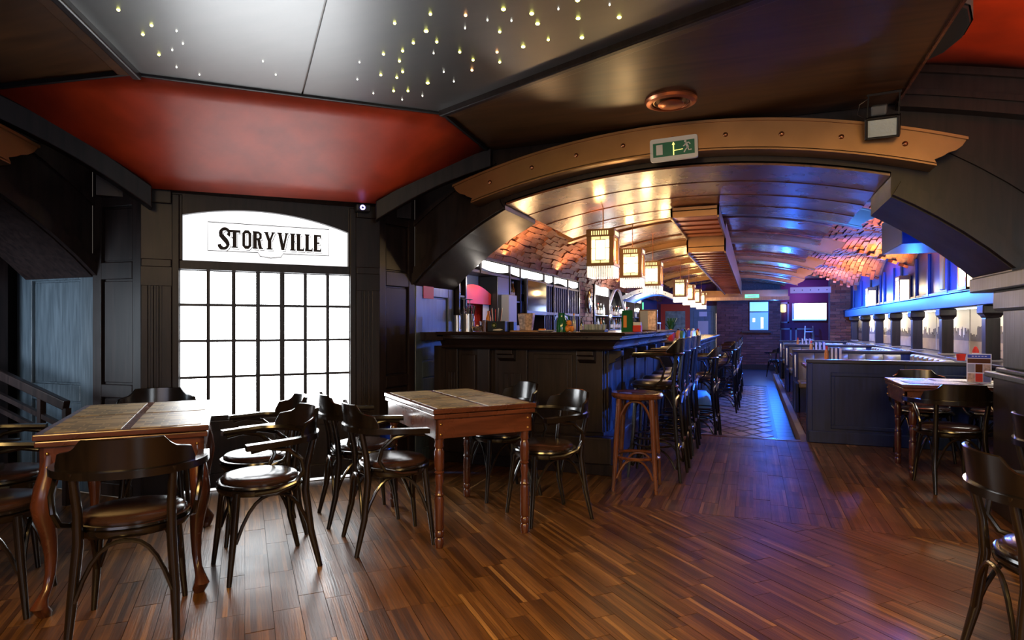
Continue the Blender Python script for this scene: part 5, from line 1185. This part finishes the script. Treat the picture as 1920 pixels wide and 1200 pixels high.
ud = camw(-.46, .888); a2 = math.atan2(ud.y, ud.x)-PI/2
p = camw(-.385, 4.13); table_at('turned_table', 'red brown table with turned legs and printed sheets, in the middle', (p.x, p.y, 0), a2, 1.03, .68, .815, 'turned')
t3 = thing('long_table', 'dark table with turned legs and loose printed sheets, at the right', 'table', (1.74, 6.42, 0), -PI/2)
table_top(t3, 1.13, .78, .80, False)
for x in (-1, 1):
    for y in (-1, 1): MB().lathe(turned_leg(.80), 14, (x*.29, y*.47, 0)).build('leg', M['tableleg'], t3, smooth=True)
for i, (x, y, w, l, a) in enumerate(((1.46, 6.30, .44, .30, .05), (2.03, 6.28, .46, .30, -.04), (1.75, 6.62, .46, .28, .03))):
    MB().obox((x, y, .803+.001*i), w, l, .002, a).build('paper_sheet', M['news2'], label=['loose printed sheet on the right table, left one', 'loose printed sheet on the right table, right one', 'loose printed sheet on the right table, behind the menu card'][i], cat='paper')
mc = thing('menu_stand', 'upright menu card with small food pictures on the right table', 'menu', (1.80, 6.35, .806), -.2)
MB().box(-.085, .085, -.004, .004, .0, .25).build('card', M['white'], mc); MB().box(-.08, .08, -.03, .03, 0, .008).build('foot', M['glass'], mc)
MB().box(-.079, .079, -.0055, -.004, .215, .243).build('blue_header', M['bluebox'], mc); MB().box(-.079, .079, -.0055, -.004, .17, .208).build('dark_header', M['bottlebrown'], mc)
for i in range(3):
    for j in range(2): MB().box(-.079+.054*i, -.029+.054*i, -.0055, -.004, .01+.08*j, .082+.08*j).build('food_picture', M[['cloth', 'redp', 'greyblue', 'grey', 'bottlebrown', 'cloth'][i+3*j]], mc)
for k in range(5): MB().box(-.05+.022*k, -.035+.022*k, -.0062, -.0055, .226, .232).build('header_print', M['white'], mc)
# bottles and cup on the ledge
t = thing('red_cup', 'red orange cup on the ledge behind the right table', 'cup', (2.0, 7.6, .935)); lathe_obj('cup', [(.001, 0), (.035, 0), (.042, .07), (.038, .07), (.032, .01), (.001, .01)], 'redp', t, 16)
t = thing('ketchup_bottle', 'red and white sauce bottle on the ledge behind the menu card', 'bottle', (2.14, 7.65, .935)); lathe_obj('body', [(.001, 0), (.03, 0), (.03, .10), (.015, .14), (.001, .15)], 'redp', t); lathe_obj('label', [(.031, .02), (.0312, .08)], 'white', t)
# ------------------------------------------------------------------ bar stools
def ring_t(t, z, r, name='foot_ring', mat='chair', rad=.010): return MB().tube([(r*math.cos(2*PI*k/24), r*math.sin(2*PI*k/24), z) for k in range(24)], rad, 7, closed=True).build(name, M[mat], t, smooth=True)
def stool_braces(t, c, z0, top, mat, rad=.009):
    for k in range(4):
        p = Vector((*c[k], z0)); q = Vector((*c[(k+1) % 4], z0)); pts = []
        for i in range(13):
            s = i/12; xy = p.lerp(q, .03+.94*s); pts.append((xy.x, xy.y, z0+(top-z0)*(1-abs(2*s-1)**2.6)))
        MB().tube(pts, rad, 7).build('brace', M[mat], t, smooth=True)
def make_wood_stool():
    t = thing('bar_stool', 'red brown backless round wooden stool at the bar corner', 'stool')
    MB().lathe([(.001, .715), (.17, .715), (.195, .725), (.205, .745), (.195, .765), (.175, .768), (.15, .760), (.001, .758)], 32).build('seat', M['stoolwood'], t, smooth=True)
    for x in (-1, 1):
        for y in (-1, 1): MB().tube([(x*.125, y*.125, .72), (x*.145, y*.145, .35), (x*.165, y*.165, 0)], [.022, .021, .015], 10).build('leg', M['stoolwood'], t, smooth=True)
    ring_t(t, .26, .175, 'foot_ring', 'stoolwood', .013)
    stool_braces(t, [(.13, .13), (-.13, .13), (-.13, -.13), (.13, -.13)], .56, .705, 'stoolwood', .010); stool_braces(t, [(.15, .15), (-.15, .15), (-.15, -.15), (.15, -.15)], .10, .25, 'stoolwood', .010)
    return t
ws = make_wood_stool(); ws.location = (-.865, 4.94, 0); ws.rotation_euler = (0, 0, .05)
def make_bar_stool():
    t = thing('bar_chair', '', 'stool')
    MB().lathe([(.001, .755), (.18, .755), (.20, .765), (.205, .78), (.198, .79), (.001, .79)], 28).build('seat_frame', M['chair'], t, smooth=True)
    MB().lathe([(.19, .79), (.192, .80), (.17, .818), (.10, .825), (.001, .827)], 28).build('seat_cushion', M['leatherblack'], t, smooth=True)
    for x in (-1, 1):
        MB().tube([(x*.13, .13, .76), (x*.15, .155, .35), (x*.175, .19, 0)], [.018, .017, .012], 8).build('leg', M['chair'], t, smooth=True)
        MB().tube([(x*.20, -.25, 0), (x*.17, -.21, .4), (x*.15, -.185, .78), (x*.165, -.21, 1.05)], [.013, .018, .019, .016], 8).build('leg', M['chair'], t, smooth=True)
        MB().tube([(x*.235, .10, 1.035), (x*.245, .0, 1.045), (x*.245, -.09, 1.02), (x*.235, -.13, .94), (x*.225, -.10, .84), (x*.205, -.03, .785), (x*.195, .05, .775)], .010, 7).build('arm_support', M['chair'], t, smooth=True)
        for z, o in ((.70, .0), (.30, .01)):
            MB().tube([(x*(.155+o), -.205-o, z-.08), (x*(.17+o), -.215-o, z-.01), (x*(.155+o), -.235, z+.02)], .013, 7).build('metal_clamp', M['steel'], t, smooth=True)
    path = [(.24, .14, 1.05), (.245, .03, 1.055)]+[(.245*math.cos(math.radians(-a)), -.02-.215*math.sin(math.radians(a)), 1.06) for a in range(15, 166, 15)]+[(-.245, .03, 1.055), (-.24, .14, 1.05)]
    MB().tube(path, .020, 8, up=(0, 0, 1)).build('arm_rail', M['chair'], t, smooth=True)
    rg = []
    for i in range(17):
        a = 32+116*i/16; u = abs(i-8)/8; top = 1.19 if u < .5 else 1.19-.10*((u-.5)/.5)**1.2
        ca, sa = math.cos(math.radians(-a)), math.sin(math.radians(a)); l = (top-1.06)*.1
        pt = lambda r, z, l: ((.245+r)*ca, -.02-(.215+r+l)*sa, z)
        rg.append([pt(-.004, 1.06, 0), pt(.014, 1.06, 0), pt(.014, top, l), pt(-.004, top, l)])
    MB().loft(rg).build('backrest', M['chair'], t, smooth=True)
    ring_t(t, .34, .19, rad=.009); ring_t(t, .28, .20, rad=.009)
    stool_braces(t, [(.14, .14), (-.14, .14), (-.165, -.2), (.165, -.2)], .60, .75, 'chair'); stool_braces(t, [(.16, .165), (-.16, .165), (-.18, -.22), (.18, -.22)], .10, .26, 'chair')
    return t
bs = make_bar_stool()
ST = [(-.80, 5.42, 0), (-.80, 5.98, 0), (-.80, 6.55, 0), (-.80, 7.12, 0), (-.66, 8.25, -.17), (-.66, 8.85, -.17), (-.50, 11.1, -.17), (-.48, 11.85, -.17), (-.48, 12.6, -.17), (-.48, 13.35, -.17), (-.48, 14.1, -.17), (-.48, 14.85, -.17), (-.48, 15.6, -.17)]
on = ['first', 'second', 'third', 'fourth', 'fifth', 'sixth', 'seventh', 'eighth', 'ninth', 'tenth', 'eleventh', 'twelfth', 'farthest']
for i, (x, y, z) in enumerate(ST):
    place(bs, i > 0, (x, y, z), PI/2+(.05 if i % 2 else -.04), 'black high bar chair with curved back, %s along the bar from the wooden stool' % on[i], 'high bar chairs along the bar')
# ------------------------------------------------------------------ booths
bn = ['nearest', 'second', 'third', 'farthest']
for k, y in enumerate((7.62, 10.6, 13.6, 16.9)):
    b = thing('booth_divider', '%s booth partition with a dark top rail%s' % (bn[k], ', its wide panelled back towards the visitor' if k == 0 else ' and padded leather facing the bar front'), 'booth', (1.4, y, 0))
    xl = .575+.02*k; xr = 2.155
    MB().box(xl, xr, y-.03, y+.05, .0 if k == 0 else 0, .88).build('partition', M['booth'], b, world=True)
    MB().box(xl-.02, xr, y-.05, y+.07, .88, .92).build('top_rail', M['woodh'], b, world=True, bevel=.006)
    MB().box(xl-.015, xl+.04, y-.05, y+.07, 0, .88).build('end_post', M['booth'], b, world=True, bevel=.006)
    if k == 0:
        for x0, x1 in ((.80, 1.48), (1.62, 2.10)):
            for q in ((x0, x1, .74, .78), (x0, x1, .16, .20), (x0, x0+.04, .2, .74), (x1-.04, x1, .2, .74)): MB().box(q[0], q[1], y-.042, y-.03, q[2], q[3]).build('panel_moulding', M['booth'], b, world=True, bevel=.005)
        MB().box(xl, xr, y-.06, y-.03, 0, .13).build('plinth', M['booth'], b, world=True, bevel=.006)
        MB().box(1.50, 1.515, y-.036, y-.03, .74, .88).build('joint', M['dark'], b, world=True)
    else:
        n = 6; w = (xr-.12-xl-.06)/n
        for i in range(n):
            x0 = xl+.06+w*i; rg = []
            for a, z in ((-.10, .46), (-.115, .55), (-.10, .72), (-.085, .82), (-.05, .865), (-.03, .87)):
                rg.append([(x0+.004+w*j/6*.97, y-.03+(a+.03)*(1-.35*abs(2*j/6-1)**3), z) for j in range(7)]+[(x0+w*.97, y-.03, z), (x0+.004, y-.03, z)])
            MB().loft(rg).build('back_cushion', M['bench'], b, world=True, smooth=True)
        MB().box(xl+.04, xr-.1, y-.55, y-.08, .36, .46).build('seat_cushion', M['bench'], b, world=True, bevel=.03)
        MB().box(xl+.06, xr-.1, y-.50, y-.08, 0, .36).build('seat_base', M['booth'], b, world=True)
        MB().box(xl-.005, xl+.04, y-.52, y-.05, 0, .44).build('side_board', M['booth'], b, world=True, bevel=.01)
        MB().tube([(xl+.015, y-.08, .84), (xl+.015, y-.10, .70), (xl+.015, y-.12, .5)], .014, 8).build('metal_trim', M['steel'], b, world=True, smooth=True)
for k, y in enumerate((7.70, 10.66, 13.66)):
    b = thing('booth_bench', 'padded booth bench facing away from the visitor, %s bay' % bn[k], 'bench', (1.4, y, 0))
    MB().box(.64, 2.15, y+.01, y+.12, .46, .86).build('back_cushion', M['bench'], b, world=True, bevel=.03); MB().box(.64, 2.15, y+.12, y+.58, .36, .46).build('seat_cushion', M['bench'], b, world=True, bevel=.03); MB().box(.66, 2.15, y+.08, y+.52, 0, .36).build('seat_base', M['wood'], b, world=True)
for k, (y0, y1) in enumerate(((8.3, 9.95), (11.3, 12.95), (14.3, 16.2))):
    b = thing('wall_bench', 'padded bench along the mural wall, %s bay' % bn[k], 'bench', (2.0, (y0+y1)/2, 0)); n = 7; w = (y1-y0)/n
    for i in range(n): MB().box(2.02, 2.14, y0+w*i+.006, y0+w*(i+1)-.006, .46, .90).build('back_cushion', M['bench'], b, world=True, bevel=.03, smooth=True)
    MB().box(1.62, 2.02, y0, y1, .36, .46).build('seat_cushion', M['bench'], b, world=True, bevel=.03); MB().box(1.66, 2.14, y0, y1, 0, .36).build('seat_base', M['wood'], b, world=True)
for k, y in enumerate((9.15, 12.1, 15.2)):
    b = thing('booth_table', 'booth table with a pale edge, %s bay' % bn[k], 'table', (1.15, y, 0)); MB().box(-.52, .42, -.36, .36, .74, .78).build('table_top', M['table'], b, bevel=.006); MB().box(-.06, .06, -.06, .06, .03, .74).build('pillar', M['iron'], b, bevel=.01); MB().box(-.25, .25, -.2, .2, 0, .03).build('foot', M['iron'], b, bevel=.006)
    yy = 7.62+ (10.6-7.62)*(k+1) if k < 2 else 16.9
    for i, (dx, m, nm, lb) in enumerate(((.0, 'orange', 'sauce_bottle', 'orange sauce bottle'), (.055, 'iron', 'menu_book', 'black menu folder'), (.10, 'greyblue', 'menu_book', 'pale blue menu folder'), (.15, 'bluebox', 'menu_book', 'blue menu folder'))):
        px = (1550, 1521, 1496)[k]
        q = onY(px, 640, y-.18) ; q = Vector((q.x+dx*(1+.3*k), y-.18, .78))
        o = thing(nm, '%s standing on the %s booth table' % (lb, bn[k]), 'bottle' if i == 0 else 'menu', tuple(q))
        if i == 0: lathe_obj('body', [(.001, 0), (.028, 0), (.028, .15), (.02, .20), (.001, .21)], m, o); lathe_obj('cap', [(.001, .21), (.015, .21), (.012, .25), (.001, .25)], 'redp', o)
        else: MB().box(-.018, .018, -.07, .07, 0, .23).build('cover', M[m], o, bevel=.004); MB().box(-.014, .014, -.072, -.069, .006, .224).build('pages', M['offwhite'], o)
# ------------------------------------------------------------------ ceiling fittings
p = onZ(1258, 186, 2.85)
v = thing('ceiling_vent', 'round copper ceiling vent in front of the big arch', 'vent', tuple(p))
MB().lathe([(.125, 0), (.172, -.0), (.176, -.012), (.165, -.028), (.138, -.036), (.128, -.03), (.125, 0)], 40).build('outer_ring', M['fin'], v, smooth=True)
MB().lathe([(.001, 0), (.125, 0), (.125, -.004), (.001, -.004)], 32).build('recess', M['dark'], v)
MB().lathe([(.118, -.012), (.122, -.022), (.112, -.024), (.10, -.014)], 36).build('middle_ring', M['copper'], v, smooth=True)
MB().lathe([(.001, -.030), (.06, -.036), (.082, -.030), (.088, -.040), (.08, -.046), (.001, -.05)], 36).build('centre_disc', M['fin'], v, smooth=True)
p = onY(1655, 238, 4.72)
fl_ = thing('floodlight', 'small square floodlight on a bracket at the right end of the copper band', 'lamp', tuple(p), YAW*.3)
MB().box(-.10, .10, -.03, .04, -.07, .07).build('housing', M['iron'], fl_, bevel=.006); MB().box(-.082, .082, -.036, -.03, -.054, .054).build('reflector', M['lens'], fl_)
for q in ((-.10, .10, .06, .07), (-.10, .10, -.07, -.06), (-.10, -.085, -.07, .07), (.085, .10, -.07, .07)): MB().box(q[0], q[1], -.044, -.03, q[2], q[3]).build('bezel', M['iron'], fl_, bevel=.003)
MB().box(-.07, .02, .0, .07, .075, .14).build('junction_box', M['speakerface'], fl_, bevel=.01)
for x in (-.09, .09): MB().beam((x, .0, .06), (x, .07, .21), .008, .012).build('bracket_arm', M['iron'], fl_)
MB().box(-.1, .1, .06, .075, .2, .215).build('bracket_bar', M['iron'], fl_); MB().tube([(-.10, 0, .06), (-.15, .0, .10), (-.14, .02, .16), (-.09, .04, .19)], .004, 6).build('cable', M['iron'], fl_, smooth=True)
fl_.rotation_euler = (.42, .05, -.25)
# loudspeaker at the upper right
sp = thing('loudspeaker', 'black curved loudspeaker under the red cove at the upper right', 'speaker', (.80, 3.98, 2.985), .0)
out = [(.0, -.42), (.10, -.40), (.20, -.30), (.26, -.12), (.27, .06), (.23, .24), (.15, .36), (.05, .41), (.0, .42)]
MB().prism(out, -.11, .11).build('cabinet', M['speaker'], sp, bevel=.015)
gr = [[(x*1.02+.004, y*1.01, z) for x, y in out[1:-1]] for z in (-.09, .09)]
MB().add([p for r in gr for p in r], [(i, i+1, i+8, i+7) for i in range(6)]).build('grille', M['speakerface'], sp)
MB().box(-.1, .0, -.05, .05, .05, .2).build('mount', M['iron'], sp)
# security camera ring above the door pilaster
p = Vector((DR.x, DR.y, 2.29))+Vector((DV.x, DV.y, 0))*.03-NRM*.12
cm = thing('ceiling_camera', 'small dark camera with a violet light ring above the door pilaster', 'camera', tuple(p), math.atan2(DV.y, DV.x))
MB().box(-.05, .07, .0, .10, -.03, .03).build('housing', M['iron'], cm, bevel=.008)
MB().tube([(.016*math.cos(2*PI*k/16), -.006, .016*math.sin(2*PI*k/16)) for k in range(16)], .0055, 6, closed=True).build('light_ring', M['violetled'], cm)
MB().sphere((0, -.002, 0), .01).build('lens', M['screenoff'], cm)
# running man exit sign on the copper band
p = onY(1263, 278, 4.77)
es = thing('exit_sign', 'green emergency exit sign with arrow and running man on the copper band', 'sign', tuple(p), 0)
es.rotation_euler = (0, -.03, 0); es.scale = (.9, 1, .88)
W2, H2 = .195, .098
MB().prism([(a*(W2-.02)+.02*math.cos(t_), b*(H2-.02)+.02*math.sin(t_)) for a, b, o in ((1, 1, 0), (-1, 1, 90), (-1, -1, 180), (1, -1, 270)) for t_ in [math.radians(o+k*30) for k in range(4)]], -.0, .03, 'xz').build('housing', M['white'], es)
MB().box(-.17, .17, -.004, 0, -.062, .058).build('green_field', M['green'], es)
def flat(poly, nm, m=None): return MB().prism(poly, -.0065, -.004, 'xz').build(nm, m or M['white'], es)
flat([(-.143, -.045), (-.09, -.045), (-.09, .042), (-.143, .042)], 'doorway')
ymat = emit('amber lit arrow', (1, .75, .15), 1.2)
flat([(-.004, -.06), (.004, -.06), (.004, .03), (.013, .03), (0, .054), (-.013, .03), (-.004, .03)], 'arrow', ymat); flat([(.004, -.018), (.075, -.014), (.075, -.018), (.004, -.024)], 'arrow_tail', ymat)
flat([(.097+.010*math.cos(a*.785), .047+.010*math.sin(a*.785)) for a in range(8)], 'runner_head')
for k, pl_ in enumerate(([(.100, .034), (.118, -.008)], [(.104, .032), (.124, .034), (.136, .018)], [(.102, .026), (.088, .012), (.078, .008)], [(.116, -.004), (.122, -.030), (.146, -.028)], [(.114, -.006), (.098, -.024), (.084, -.046)])):
    for q in rib2(pl_, .017 if k == 0 else .009): flat(q, 'runner_limb' if k else 'runner_body')
